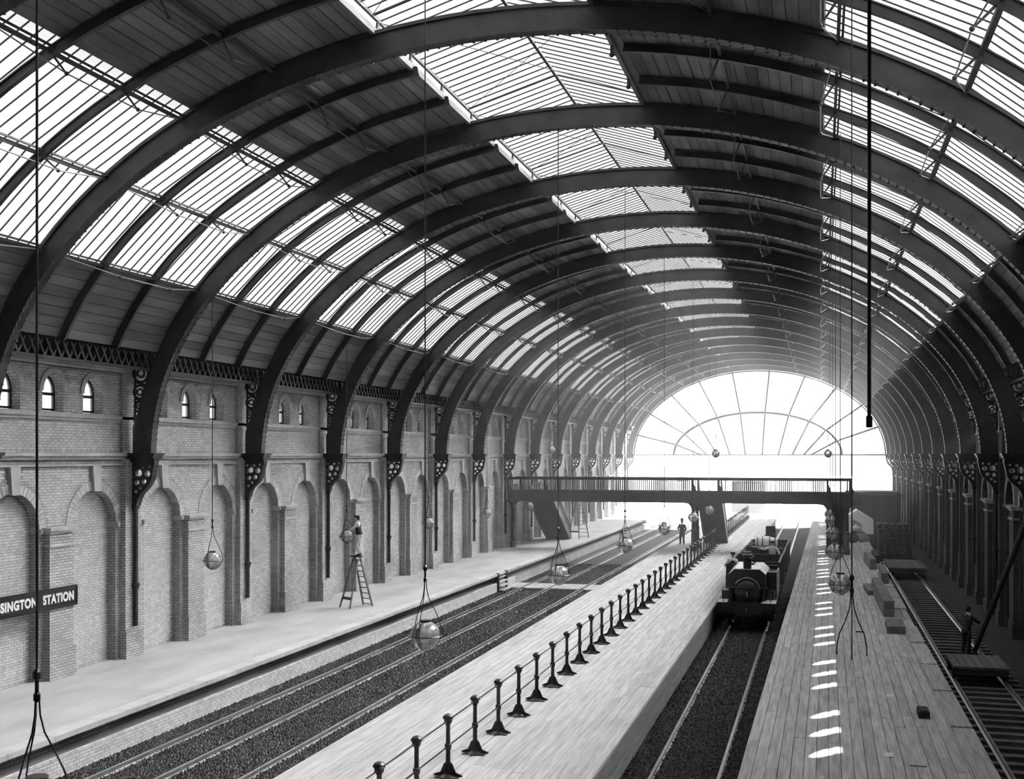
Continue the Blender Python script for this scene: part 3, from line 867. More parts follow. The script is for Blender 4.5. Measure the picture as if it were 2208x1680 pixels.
# turnout beyond the roof
tt = thing('turnout', 'pale curved crossing rails of the points beyond the platforms', 'track', (0, 0, GB-.01))
for x0, x1, k_ in ((-3.7, -8.5, 1), (-2.2, -7.0, 1), (-2.25, 1.2, 0), (-.8, 2.7, 0)):
    pts = [(x0+(x1-x0)*(s**1.8), 128+60*s, .09) for s in np.linspace(0, 1, 12)]
    obj('rail', MB().tube(pts, .06, 4), 'rail', tt)

# boarded foot crossing over the two brick-side tracks
fc = thing('foot_crossing', 'pale boarded foot crossing laid over the two brick-side tracks', 'crossing', (0, 0, 0))
yy = 60.0
for k in range(8):
    for x0, x1 in ((-17.0, -16.16), (-16.0, -14.65), (-14.49, -12.80), (-12.64, -10.6)):
        obj('plank', MB().box(x0, x1, yy+k*.29+.01, yy+(k+1)*.29-.01, GB+.03, GB+.10+.004*(k % 3)), 'plank_mid', fc)
# recess with steps in the brick-side platform wall, beside the crossing
for y_, wh in ((58.4, 'nearer, beside the boarded foot crossing'), (98.0, 'farther, past the footbridge')):
    ps = thing('platform_steps', 'small flight of steps down from the brick-side platform, %s' % wh, 'steps', (-17.1, y_, 0))
    for k in range(4): obj('tread', MB().box(.0, .10+.10*k, 0, 1.6, -.28-.22*k, -.22-.22*k), 'coping', ps)
    for yy_ in (-.06, 1.6): obj('side_post', MB().box(.0, .16, yy_-.04, yy_+.16, GB, .03), 'timber_dark', ps)

# ------------------------------------------------------------------ post-and-rail fence of the island platform
RX = -7.25
rf = thing('railing', 'long black iron post and rail fence down the middle of the island platform', 'fence', (RX, 0, 0))
post = MB().lathe([(.055, .10), (.062, .12), (.052, .30), (.048, .60), (.045, 1.05), (.06, 1.07), (.048, 1.09)], 10)
post.lathe([(.060, .56), (.072, .58), (.072, .66), (.060, .68)], 10)
base = MB().lathe([(.20, .0), (.20, .02), (.10, .07), (.068, .16), (.060, .28)], 8)
for k in range(4):
    a = pi/2*k; c_, s_ = cos(a), sin(a)
    base.prism([(.05, .02), (.30, .02), (.30, .05), (.16, .10), (.08, .28), (.05, .30)], -.018, .018)
    n_ = 12; base.v[-n_:] = [(x*c_-y_*s_, x*s_+y_*c_, z) for x, y_, z in base.v[-n_:]]
base.box(-.24, .24, -.16, .16, 0, .025)
cap = MB().lathe([(.05, 1.08), (.085, 1.11), (.09, 1.17), (.115, 1.19), (.115, 1.21), (.07, 1.26), (.02, 1.28), (1e-6, 1.28)], 10)
pme, bme, cme = post.mesh('post'), base.mesh('foot'), cap.mesh('cap')
for q in (pme, bme, cme): q.materials.append(M['black'])
smooth(pme); smooth(cme)
PY = [y for y in (21.3-1.8175*4+1.8175*k for k in range(58)) if not 80.6 < y < 84.2]
for y in PY:
    p = obj('post', pme, None, rf, loc=(0, y, 0)); obj('foot', bme, None, p); obj('cap', cme, None, p)
for a, b in zip(PY[:-1], PY[1:]):
    if b-a > 2: continue
    obj('rail', MB().tube([(0, a, 1.14), (0, b, 1.14)], .017, 6), 'black', rf); obj('rail', MB().tube([(0, a, .62), (0, b, .62)], .017, 6), 'black', rf)

# ------------------------------------------------------------------ hanging globe lamps
GR = .29
def lamp_parts(rodlen, globe=True, rr=.013):
    """origin at globe centre; rod joint 1.16 above it"""
    P = []
    j = 1.16
    P.append(('drop_rod', MB().tube([(0, 0, j), (0, 0, j+rodlen)], rr, 6), 'black', False))
    P.append(('coupling', MB().lathe([(.012, j-.12), (.035, j-.10), (.035, j-.04), (.02, j-.02), (.02, j+.10), (.04, j+.12), (.04, j+.18), (.014, j+.22)], 8), 'black', False))
    for k in range(3):
        a = 2*pi*k/3+.5
        rs = [(.02, j-.08), (.03, j-.25), (.07, j-.42), (.16, j-.60), (.25, j-.80), (.31, j-.98), (.325, j-1.10), (.325, .0)] if globe else [(.02, j-.08), (.025, j-.22), (.05, j-.40), (.13, j-.62), (.24, j-.84), (.29, j-1.05), (.29, j-1.22)]
        P.append(('wire', MB().tube([(r_*cos(a), r_*sin(a), z) for r_, z in rs], .010, 5), 'black', False))
    if globe:
        n = 24
        P.append(('globe', MB().ball((0, 0, 0), GR, 24, 16), 'globe_glass', True))
        P.append(('equator_ring', MB().tube([(.325*cos(2*pi*k/n), .325*sin(2*pi*k/n), 0) for k in range(n+1)], .012, 5), 'black', False))
        for a in (.5, .5+2*pi/3, .5+4*pi/3):
            P.append(('cage_wire', MB().tube([((GR+.012)*cos(q)*cos(a), (GR+.012)*cos(q)*sin(a), -(GR+.012)*sin(q)) for q in np.linspace(0, pi/2, 9)], .007, 4), 'black', False))
        P.append(('collar', MB().lathe([(.10, GR-.025), (.11, GR-.02), (.11, GR+.015), (.09, GR+.02)], 14), 'black', False))
        P.append(('burner', MB().lathe([(.012, -.10), (.03, -.08), (.03, .02), (.012, .06)], 8), 'galv', False))
    return P
lampcache = {}
def lamp(x, y, z, ztop, label, group, globe=True, rr=.013):
    t = thing('globe_lamp' if globe else 'lamp_fitting', label, 'lamp', (x, y, z), group=group)
    for n, b, m, s in lamp_parts(ztop-z-1.16, globe, rr):
        key = (n, globe) if n not in ('drop_rod', 'wire', 'cage_wire') else None
        if key and key in lampcache: me = lampcache[key]
        else:
            me = b.mesh(n); me.materials.append(M[m]); 
            if s: smooth(me)
            if key: lampcache[key] = me
        obj(n, me, None, t)
    return t
def roofz(x): 
    c_ = min(1, abs(x-XC)/A2); return ZS+B2*math.sqrt(1-c_*c_)
gm = 'globe lamps over the island platform'
MR = [(9.4, 3.0, 7.51), (20.5, 2.97, 7.45), (31.29, 3.04, 7.30), (42.2, 3.04, 7.22), (53.1, 2.97, 7.2), (64.6, 2.9, 7.1), (74.4, 2.85, 7.1)]
for k, (y, z, xl_) in enumerate(MR):
    nm = ['clear glass globe lamp nearest the camera over the island platform, cut by the frame', 'largest whole clear glass globe lamp, hanging over the tracks beside the railing'][k] if k < 2 else 'clear glass globe lamp over the island platform, %s from the camera' % ORD[k]
    lamp(-xl_, y, z, ZS+(B1 if k in (2, 4) else 10.92), nm, gm)
lamp(-7.28, 81, 6.6, ZS+10.92, 'clear glass globe lamp pulled up high above the footbridge near its middle stair', gm)
gl_ = 'globe lamps along the brick wall'
for k, (y, z) in enumerate([(32.5, 3.04), (43.7, 3.04), (53.3, 3.04), (63.6, 3.0), (73.6, 3.0)]):
    lx_ = -19.42 if k == 1 else -19.2
    lamp(lx_, y, z, roofz(lx_)-.03, 'clear glass globe lamp along the pale brick wall, %s from the camera%s' % (ORD[k], ' by the ladder' if k == 1 else ''), gl_)
lamp(-19.2, 80, 6.9, roofz(-19.2)-.03, 'clear glass globe lamp raised high along the pale brick wall beyond the footbridge', gl_)
gr_ = 'globe lamps over the grey planked platform'
for k, (y, z) in enumerate([(31.1, 3.04), (41.4, 3.04), (51.2, 3.04), (62.5, 2.95), (72.3, 2.8)]):
    lamp(.50, y, z, roofz(.5), 'clear glass globe lamp over the grey planked platform, %s from the camera' % ORD[k], gr_)
lamp(.50, 84, 6.6, roofz(.5), 'clear glass globe lamp raised above the footbridge end over the grey platform', gr_)
lamp(.52, 20.3, 3.04, roofz(.5), 'lamp hanger without a globe, three bare curved wires over the grey platform', gr_, globe=False)
pp = thing('drop_pipe', 'thick black lamp pipe hanging down from the roof without a fitting', 'pipe', (.375, 9.4, 6.75))
obj('shaft', MB().tube([(0, 0, 0), (0, 0, roofz(.4)-6.75)], .0155, 8), 'black', pp)
obj('socket', MB().lathe([(.022, -.03), (.026, -.02), (.026, .06), (.016, .07)], 8), 'black', pp)

# ------------------------------------------------------------------ footbridge across the tracks
FY0, FY1, FX0, FX1 = 75.5, 78.0, -21.3, 1.9
fbm = thing('footbridge', 'dark iron footbridge with balustrade spanning the tracks', 'footbridge', (0, 0, 0))
for y in (FY0, FY1-.12):
    b = MB().box(FX0, FX1, y, y+.12, 3.28, 4.0).box(FX0, FX1, y-.10, y+.22, 3.26, 3.34).box(FX0, FX1, y-.10, y+.22, 3.94, 4.02)
    obj('girder', b, 'iron', fbm)
obj('deck', MB().box(FX0, FX1, FY0+.12, FY1-.12, 3.80, 3.90), 'timber_dark', fbm)
dt = MB()
for k in range(150): 
    x = FX0+.08+k*(FX1-FX0-.16)/149; dt.box(x-.04, x+.04, FY0-.12, FY0-.04, 4.02, 4.07)
obj('dentil', dt, 'iron', fbm, kind='stuff')
balm = MB().tube([(0, 0, 4.0), (0, 0, 4.86)], .022, 5).mesh('baluster'); balm.materials.append(M['iron'])
nbx = 172
for k in range(nbx):
    obj('baluster', balm, None, fbm, loc=(FX0+.1+k*(FX1-FX0-.2)/(nbx-1), FY0+.05, 0))
fb2 = MB()
for k in range(nbx):
    x = FX0+.13+k*(FX1-FX0-.2)/(nbx-1)
    if -8.3 < x < -6.5 or -20.3 < x < -18.5 or .3 < x < 1.8: continue
    fb2.tube([(x, FY1-.06, 4.0), (x, FY1-.06, 4.86)], .022, 4, cap=False)
obj('far_baluster', fb2, 'iron', fbm, kind='stuff')
for y in (FY0+.05, FY1-.06):
    b = MB().box(FX0, FX1, y-.06, y+.06, 4.86, 4.94).box(FX0, FX1, y-.03, y+.03, 4.78, 4.86)
    obj('handrail', b, 'iron', fbm)
for x in (FX0+.05, -20.35, -18.6, -8.32, -6.62, .42, FX1-.06):
    obj('post', MB().box(x-.07, x+.07, FY0-.02, FY0+.12, 4.0, 4.98).prism([(x-.07, 4.0), (x+.28, 4.0), (x+.07, 4.55), (x-.07, 4.55)], FY0+.12, FY0+.16), 'iron', fbm)
def column(x, y):
    b = MB().lathe([(.22, 0), (.22, .35), (.16, .40), (.15, 1.4), (.19, 1.45), (.14, 1.52), (.12, 2.7), (.17, 2.78), (.12, 2.84), (.12, 3.0), (.2, 3.15), (.2, 3.28)], 12, c=(x, y, 0))
    obj('column', b, 'iron', fbm, sm=False)
    br = MB()
    for s in (-1, 1):
        pts = [(x+s*.12, 2.75), (x+s*.18, 3.0), (x+s*.35, 3.2), (x+s*.8, 3.27), (x+s*.8, 3.32), (x+s*.1, 3.32)]
        if s > 0: pts = pts[::-1]
        br.prism(pts, y-.04, y+.04)
    obj('bracket', br, 'iron', fbm)
for x, y in ((-8.28, FY0+.1), (-8.28, FY1-.1), (1.62, FY0+.1), (.50, FY0+.1), (1.62, FY1-.1), (-20.9, FY0+.1)): column(x, y)
# stairs descending away from the bridge
def stairs(x0, x1, label, y1, boxed=False):
    s = thing('staircase', label, 'stairs', (0, 0, 0))
    ya = FY1; z1 = 3.9; n = 20
    ob = lambda *a, **k: obj(*a, **k)
    for x in (x0, x1):
        ob('stringer', MB().prism([(ya, z1+.15), (ya, z1-.45), (y1-.1, 0), (y1+.5, 0), (y1+.5, .25)], x-.05, x+.05, axis='x'), 'iron', s)
        ob('handrail', MB().bar((x, ya, z1+1.0), (x, y1+.4, 1.05), .09, .10), 'galv', s)
        for k in range(5):
            f = k/4; ob('newel', MB().bar((x, ya+(y1+.4-ya)*f, z1*(1-f)+.1*f), (x, ya+(y1+.4-ya)*f, z1*(1-f)+1.0), .06, .06, up=(0, 1, 0)), 'iron', s)
        ob('side_panel', MB().prism([(ya, z1+.15), (ya, z1+.92), (y1+.4, 1.0), (y1+.4, .25)], x-.02, x+.02, axis='x'), 'timber_dark', s)
    for k in range(n):
        f = (k+.5)/n; yy = ya+(y1-ya)*f; zz = z1*(1-f)
        ob('tread', MB().box(x0+.05, x1-.05, yy, yy+.34, zz-.03, zz+.02), 'timber', s)
    ob('soffit', MB().prism([(ya, z1-.35), (ya, z1-.30), (y1+.1, .03), (y1+.1, 0.0)], x0+.05, x1-.05, axis='x'), 'timber_dark', s)
    if boxed:
        for k in range(6):
            w_ = (x1-x0)/6; ob('board', MB().box(x0+k*w_+.01, x0+(k+1)*w_-.01, FY1+.1, FY1+.16, 0, 3.8), 'timber_dark', s)
    return s
stairs(-20.5, -18.7, 'dark iron stair from the footbridge down to the brick-side platform', 84.0)
stairs(-8.25, -6.65, 'dark iron stair from the footbridge down to the middle of the island platform', 83.0)
stairs(.42, 1.72, 'dark boarded stair from the footbridge down to the grey planked platform', 83.0, True)

# ------------------------------------------------------------------ station sign
sg = thing('station_sign', 'long black station name board with white letters on the brick wall', 'sign', (-21.30, 0, 0))
ys0, ys1, sz0, sz1 = 24.45, 28.35, 2.10, 2.62
obj('board', MB().box(-.04, .02, ys0, ys1, sz0, sz1), 'black', sg)
obj('frame', MB().box(-.04, .045, ys0-.03, ys1+.03, sz1, sz1+.04).box(-.04, .045, ys0-.03, ys1+.03, sz0-.04, sz0).box(-.04, .045, ys1, ys1+.04, sz0, sz1), 'black', sg)
for y in (ys0+.4, ys1-.5): obj('fixing', MB().box(-.30, -.04, y-.05, y+.05, sz0+.1, sz1-.1), 'black', sg)
for body, ya_, yb_ in (('KENSINGTON', ys0+.10, 26.62), ('STATION', 26.88, ys1-.12)):
    tc_ = bpy.data.curves.new('lettering', 'FONT'); tc_.body = body; tc_.size = .36; tc_.extrude = .006; tc_.offset = .017; tc_.space_character = 1.12
    to = bpy.data.objects.new('lettering', tc_); tme = bpy.data.meshes.new_from_object(to); bpy.data.objects.remove(to)
    xs_ = [v.co.x for v in tme.vertices]; x0_, x1_ = min(xs_), max(xs_); ys_ = [v.co.y for v in tme.vertices]; h0, h1 = min(ys_), max(ys_)
    for v in tme.vertices:
        u = (v.co.x-x0_)/(x1_-x0_); q = (v.co.y-h0)/(h1-h0)
        v.co = (.026+v.co.z, ya_+u*(yb_-ya_), sz0+.12+q*(sz1-sz0-.24))
    tme.materials.append(M['white_paint']); obj('lettering', tme, None, sg)

# ------------------------------------------------------------------ timber, boxes and litter on the grey planked platform
def baulk(x, y, z, w_, h_, l_, label, rz=0, m='timber', group=None, name='timber_baulk'):
    o = obj(name, MB().box(-w_/2, w_/2, 0, l_, 0, h_), m); o.location = (x, y, z); o.rotation_euler = (0, 0, rz)
    return tag(o, label, 'timber' if 'timber' in name or 'plank' in name else 'box', group)
gt = 'loose timbers on the grey platform'
baulk(2.62, 47.0, .012, .42, .30, 9.0, 'long squared timber, lower of the big pair on the grey platform', .012, group=gt)
baulk(2.64, 47.1, .314, .40, .32, 8.8, 'long squared timber, upper of the big pair with a dark sawn end', .012, group=gt)
baulk(2.25, 54.0, .012, .34, .22, 3.0, 'short timber, inner one of the two side by side', .03, group=gt)
baulk(2.66, 54.3, .012, .30, .26, 3.2, 'short timber, outer one of the two side by side', .02, group=gt)
baulk(3.10, 58.6, .06, .36, .28, 5.0, 'squared timber at the platform edge beyond the big pair', -.02, group=gt)
baulk(3.10, 58.8, .342, .34, .22, 4.6, 'squared timber lying on top of the one at the platform edge', -.02, group=gt)
baulk(2.85, 66.0, .012, .36, .30, 5.5, 'squared timber near the footbridge, lower of its stack', .03, group=gt)
baulk(2.85, 66.2, .314, .34, .28, 5.0, 'squared timber near the footbridge, middle of its stack', .03, group=gt)
baulk(3.22, 69.5, .06, .30, .45, 4.5, 'tall dark timber at the platform edge before the footbridge', 0, m='timber_dark', group=gt)
for k in range(3):
    baulk(2.62+.012*k, 42.6+.05*k, .012+.082*k, .62, .078, 2.3-.1*k, ['bottom', 'middle', 'top'][k]+' board of the short stack nearest the camera', -.02, group=gt, name='loose_plank')
o = obj('block', MB().box(-.13, .13, -.33, .33, 0, .16).box(-.10, .10, -.28, .28, .16, .18), 'timber_dark'); o.location = (2.45, 29.4, .012); tag(o, 'small dark wooden block lying alone on the grey planks', 'block')
o = obj('board_strip', MB().box(-.17, .17, -1.6, 1.6, 0, .02), 'plank_right'); o.location = (1.95, 26.2, .010); tag(o, 'worn loose board lying flat on the near grey planks', 'board')
for x, y, s, lb in ((1.40, 25.3, .11, 'torn white paper scrap on the near planks'), (1.77, 31.5, .10, 'white paper scrap past the near one, beside the dark block'), (-.0, 23.1, .06, 'tiny white paper crumb near the patches of sunlight')):
    o = obj('paper_scrap', MB().add([(-s, -s*.8, .0), (s*.8, -s, .01), (s, s, .04), (-s*.3, s*.5, .05), (0, -.1*s, .06)], [(0, 1, 4), (1, 2, 4), (2, 3, 4), (3, 0, 4), (0, 3, 2, 1)]), 'white_paint'); o.location = (x, y, .013); tag(o, lb, 'paper')
o = obj('offcut', MB().bar((-.14, 0, .02), (.14, .05, .02), .05, .04), 'timber_dark'); o.location = (1.37, 42.6, .012); tag(o, 'small dark wood offcut on the grey planks', 'offcut')

# white canvas tent, sacks, hut and sleeper pile beyond the footbridge
tn = thing('canvas_tent', 'small white canvas tent beyond the footbridge on the grey platform', 'tent', (2.75, 92.0, 0))
obj('cover', MB().add([(-1.0, 0, .25), (-1.0, 0, 1.45), (0, 0, 2.15), (1.25, 0, 1.35), (1.25, 0, .25), (.35, 0, .25), (.35, 0, 1.0), (-.3, 0, 1.45), (-.55, 0, .25),
      (-1.0, 2.4, .25), (-1.0, 2.4, 1.45), (0, 2.4, 2.15), (1.25, 2.4, 1.35), (1.25, 2.4, .25)],
      [(0, 8, 7, 2, 1), (7, 6, 3, 2), (6, 5, 4, 3), (1, 2, 11, 10), (2, 3, 12, 11), (3, 4, 13, 12), (0, 1, 10, 9), (9, 10, 11, 12, 13)]), 'canvas', tn)
for x in (-.95, 1.2): obj('pole', MB().tube([(x, .05, 0), (x, .05, 1.4)], .03, 5), 'timber', tn)
def sack(x, y, z, sx, sy, sz, label, m='sack'):
    b = MB().ball((0, 0, 0), 1, 12, 8); r2 = np.random.default_rng(int(y*10))
    def f(a, c, d):
        k = 1+.10*math.sin(5*a+3*d+y)+.07*math.sin(7*c+2*a)
        return (a*sx*k, c*sy*k, max(-.85, d)*sz*k+.85*sz)
    b.xf(f); b.tube([(0, 0, sz*1.75), (.03, 0, sz*2.05)], [.10, .16], 6)
    o = obj('sack', b, m, sm=True); o.location = (x, y, z); return tag(o, label, 'sack', 'sacks before the tent')
sack(2.25, 86.0, .012, .42, .35, .42, 'dark filled sack standing before the white tent', 'cloth_dark')
sack(3.00, 86.6, .012, .45, .38, .38, 'mid grey sack beside the dark one before the tent', 'cloth_mid')
sack(2.55, 86.5, .80, .36, .30, .26, 'pale sack lying on top of the other two sacks', 'cloth_pale')
ht = thing('timber_shed', 'big dark boarded shed beyond the footbridge, loose planks on its roof', 'shed', (0, 0, GB))
sx0, sx1, sy0, sy1, sh = 2.5, 6.3, 96.0, 108.0, 4.1
obj('frame', MB().box(sx0+.08, sx1-.08, sy0+.08, sy1-.08, 0, sh-.05), 'shell', ht)
nbd = 14
for k in range(nbd):
    w_ = (sx1-sx0)/nbd; obj('board', MB().box(sx0+k*w_+.015, sx0+(k+1)*w_-.015, sy0, sy0+.08, 0, sh), 'timber_dark', ht)
obj('side_boarding', MB().box(sx0, sx0+.08, sy0+.08, sy1, 0, sh).box(sx1-.08, sx1, sy0+.08, sy1, 0, sh), 'timber_dark', ht)
obj('roof', MB().box(sx0-.3, sx1+.3, sy0-.3, sy1+.3, sh, sh+.12), 'timber_dark', ht)
for k in range(8):
    o = obj('roof_plank', MB().box(-1.7-.15*(k % 3), 1.6+.2*(k % 2), -.14, .14, 0, .09), 'timber' if k % 3 == 0 else 'timber_dark')
    o.location = (4.4+.15*math.sin(k*2.1), sy0+.3+(k % 4)*.5, GB+sh+.122+.092*(k//4)); o.rotation_euler = (0, 0, .02*math.sin(k*1.7))
    tag(o, 'loose plank on the dark shed roof, %s from its front, %s layer' % (ORD[k % 4], ['lower', 'upper'][k//4]), 'plank', 'loose planks on the shed roof')
kk = 0
for lay in range(7):
    for c_ in range(5):
        yb = 82.0+lay*.55
        o = obj('stacked_sleeper', MB().box(-.14, .14, 0, 2.6, 0, .30), 'timber_dark'); o.location = (4.15+c_*.46+.03*math.sin(lay*3+c_), yb+.12*math.sin(c_*2+lay), GB+.32+lay*.305)
        o.rotation_euler = (0, 0, .015*math.sin(c_+lay)); kk += 1
        tag(o, 'dark timber in the big pile before the shed, %s layer up, %s across' % (ORD[lay], ORD[c_]), 'timber', 'dark timbers piled before the shed')
for yb in (82.1, 84.4):
    o = obj('bearer', MB().box(-1.2, 1.2, -.12, .12, 0, .30), 'timber_dark'); o.location = (5.05, yb, GB+.012); tag(o, 'ground timber carrying the dark pile, %s one' % ('nearer' if yb < 83 else 'farther'), 'timber')

# flat trolleys on the dark track
def trolley(x, y, l_, w_, zt, label):
    t = thing('track_trolley', label, 'trolley', (x, y, GB+.25))
    h = zt-(GB+.25)
    for k in range(7): obj('deck_board', MB().box(-w_/2+k*w_/7+.01, -w_/2+(k+1)*w_/7-.01, 0, l_, h-.08, h), 'sleeper', t)
    obj('frame', MB().box(-w_/2+.05, w_/2-.05, .02, .14, h-.28, h-.08).box(-w_/2+.05, w_/2-.05, l_-.14, l_-.02, h-.28, h-.08).box(-w_/2+.08, -w_/2+.2, .1, l_-.1, h-.26, h-.08).box(w_/2-.2, w_/2-.08, .1, l_-.1, h-.26, h-.08), 'timber_dark', t)
    for sx in (-.76, .76):
        for yy in (.22*l_, .78*l_):
            obj('wheel', MB().lathe([(.04, -.05), (.22, -.05), (.22, .03), (.25, .03), (.25, .06), (.04, .06)] if sx > 0 else [(.04, -.06), (.25, -.06), (.25, -.03), (.22, -.03), (.22, .05), (.04, .05)], 14, c=(sx, yy, .24), axis='x'), 'iron', t)
    for yy in (.22*l_, .78*l_): obj('axle', MB().tube([(-.8, yy, .24), (.8, yy, .24)], .04, 6), 'iron', t)
    return t
trolley(4.94, 38.2, 2.4, 1.7, -.28, 'low flat hand trolley on the dark track near the standing man')
trolley(4.94, 69.5, 5.5, 2.2, -.17, 'long flat truck on the dark track, far from the standing man')
pl = obj('leaning_pole', MB().tube([(5.55, 45.0, GB+.05), (6.95, 40.8, 5.0)], [.085, .11], 8), 'timber_dark'); tag(pl, 'thick dark timber pole leaning toward the far wall beside the standing man', 'pole')

# ------------------------------------------------------------------ beyond the roof
gd = struct('ground', MB().box(-120, 120, 134.02, 420, GB-.4, GB-.06), 'gravel')
def house(name, label, x0, x1, y0, y1, h, roof, m='pale_wall', wins=()):
    t = thing(name, label, 'building', (0, 0, GB-.06))
    obj('wall', MB().box(x0, x1, y0, y1, 0, h), m, t)
    if roof:
        xm = (x0+x1)/2; obj('roof', MB().prism([(x0-.25, h), (x1+.25, h), (xm, h+roof)], y0-.25, y1+.25), 'slate', t)
    for (a, b, c_, d) in wins:
        f = obj('window', MB().box(a, b, y0-.06, y0+.04, c_, d), 'coping', t); obj('pane', MB().box(a+.1, b-.1, y0-.09, y0-.05, c_+.1, d-.1), 'window_glass', f)
    return t
house('terrace_building', 'pale building far beyond the brick-side end of the roof', -46, -21.5, 190, 200, 7.4, 0, wins=[(-44+k*3.4, -42.2+k*3.4, 3.0, 5.6) for k in range(7)])
house('signal_cabin', 'plain grey cabin standing beyond the railing end', -10.6, -6.6, 140, 144, 4.3, 0, m='cabin', wins=[(-10.0, -7.2, 3.1, 4.0)])
mk = thing('track_marker', 'small dark pyramid marker between the far rails', 'marker', (-5.2, 121, GB))
mk.location = (-4.75, 128, GB)
obj('body', MB().lathe([(.45, .25), (.02, 1.25)], 4), 'cabin', mk); obj('foot', MB().box(-.35, .35, -.35, .35, 0, .25), 'white_paint', mk)
# ------------------------------------------------------------------ locomotive and wagons
def wheel(b, x, y, z, r, t=.06, n=16):
    s = 1 if x > 0 else -1
    b.lathe([(r*.25, -t), (r*.92, -t), (r*.92, t*.3), (r, t*.3), (r, t), (r*.25, t)] if s < 0 else [(r*.25, -t), (r, -t), (r, -t*.3), (r*.92, -t*.3), (r*.92, t), (r*.25, t)], n, c=(x, y, z), axis='x'); return b
RZ = GB+.145                                            # rail top
lo = thing('locomotive', 'small black saddle tank steam locomotive standing between the planked platforms', 'locomotive', (-3.0, 47.6, RZ))
def lp_(n, b, m='loco', **k): return obj(n, b, m, lo, **k)
lp_('buffer_beam', MB().box(-1.18, 1.18, -.12, 0, .72, 1.10))
for x in (-.86, .86):
    bf = lp_('buffer', MB().lathe([(.09, -.46), (.11, -.14), (.13, -.12)], 12, c=(x, 0, .92), axis='y'))
    obj('buffer_head', MB().lathe([(.04, -.52), (.20, -.50), (.20, -.46), (.09, -.45)], 14, c=(x, 0, .92), axis='y'), 'brass' if False else 'loco', bf)
hk = lp_('coupling_hook', MB().tube([(0, -.12, .92), (0, -.30, .92), (0, -.36, .84), (0, -.30, .78)], .03, 6))
lp_('running_plate', MB().box(-1.18, 1.18, -.02, 5.4, 1.10, 1.15), 'loco', label='dark footplate edge')
for x0, x1 in ((-1.2, -.80), (.62, 1.2)): lp_('footboard', MB().box(x0, x1, -.14, .9, 1.15, 1.18), 'loco_top')
lp_('frame', MB().box(-.55, -.50, 0, 5.2, .45, 1.1).box(.50, .55, 0, 5.2, .45, 1.1))
lp_('boiler', MB().lathe([(.05, .45), (.52, .45), (.52, 3.4), (.05, 3.4)], 22, c=(0, 0, 1.62), axis='y'), sm=False)
lp_('smokebox', MB().lathe([(.05, .22), (.56, .22), (.56, .75), (.05, .75)], 24, c=(0, 0, 1.62), axis='y').box(-.45, .45, .24, .74, 1.12, 1.5))
dr = lp_('smokebox_door', MB().lathe([(1e-6, .10), (.18, .11), (.36, .15), (.46, .21), (.48, .24)], 24, c=(0, 0, 1.60), axis='y'), sm=True)
obj('hinge_strap', MB().box(-.42, .30, .08, .11, 1.70, 1.74).box(-.42, .30, .08, .11, 1.46, 1.50), 'loco', dr); obj('door_handle', MB().tube([(0, .06, 1.60), (.02, .06, 1.40)], .018, 6), 'brass', dr)
lp_('door_rim', MB().tube([(.55*cos(a), .20, 1.62+.55*sin(a)) for a in np.linspace(R(5), R(150), 20)], .022, 5), 'brass', label='bright curved smokebox rim')
# saddle tank: boxy with sloping shoulders, top plate coloured pale for reflected light
tk = [(-.76, 1.2), (-.76, 2.30), (-.52, 2.50), (.52, 2.50), (.76, 2.30), (.76, 1.2), (.62, 1.2), (.60, 1.9), (.35, 2.2), (-.35, 2.2), (-.60, 1.9), (-.62, 1.2)]
lp_('saddle_tank', MB().prism(tk, .34, 3.5))
lp_('tank_top', MB().prism([(-.775, 2.30), (-.525, 2.512), (.525, 2.512), (.775, 2.30), (.775, 2.315), (.53, 2.535), (-.53, 2.535), (-.775, 2.315)], .32, 3.52), 'loco_top', label='tank top, pale with painted-in reflected light')
lp_('tank_front', MB().prism([(-.75, 1.62), (-.75, 2.30), (-.52, 2.49), (.52, 2.49), (.75, 2.30), (.75, 1.62), (.56, 1.75), (.42, 2.06), (0, 2.2), (-.42, 2.06), (-.56, 1.75)], .30, .34))
lp_('chimney', MB().lathe([(.26, 2.12), (.19, 2.25), (.165, 2.45), (.175, 2.98), (.22, 3.02), (.235, 3.08), (.21, 3.14), (.15, 3.14), (.14, 3.0)], 18, c=(0, .50, 0)), sm=False)
lp_('filler_cap', MB().lathe([(.2, 2.53), (.2, 2.62), (.06, 2.68), (1e-6, 2.68)], 12, c=(0, 2.3, 0)))
lp_('dome', MB().lathe([(.22, 2.5), (.22, 2.7), (.16, 2.84), (.05, 2.9), (1e-6, 2.9)], 14, c=(0, 3.0, 0)))
lp_('handrail', MB().tube([(-.98, .05, 1.15), (-.98, .05, 1.78), (.98, .05, 1.78), (.98, .05, 1.15)], .020, 6))
lp_('sandbox', MB().box(-1.1, -.80, .9, 1.6, 1.15, 1.55).box(.80, 1.1, .9, 1.6, 1.15, 1.55))
lp_('side_bunker', MB().box(.80, 1.16, 1.8, 3.8, 1.15, 2.25), 'loco'); lp_('bunker_rim', MB().box(.78, 1.18, 1.78, 1.82, 2.25, 2.29).box(1.14, 1.18, 1.78, 3.8, 2.25, 2.29).box(.78, .82, 1.78, 3.8, 2.25, 2.29), 'galv')
lp_('cab_front', MB().box(-1.14, 1.14, 3.55, 3.60, 1.15, 2.35).box(-1.16, 1.16, 3.53, 3.62, 2.35, 2.42))
lp_('cab_side', MB().box(-1.16, -1.10, 3.6, 4.3, 1.15, 1.9)); lp_('cab_side', MB().box(1.10, 1.16, 3.6, 5.3, 1.15, 2.1)); lp_('cab_back', MB().box(-1.14, 1.14, 5.3, 5.36, 1.15, 1.95))
lp_('brake_handle', MB().tube([(-.5, 4.9, 1.15), (-.5, 4.9, 2.15)], .02, 6).bar((-.68, 4.9, 2.15), (-.32, 4.9, 2.15), .04, .04))
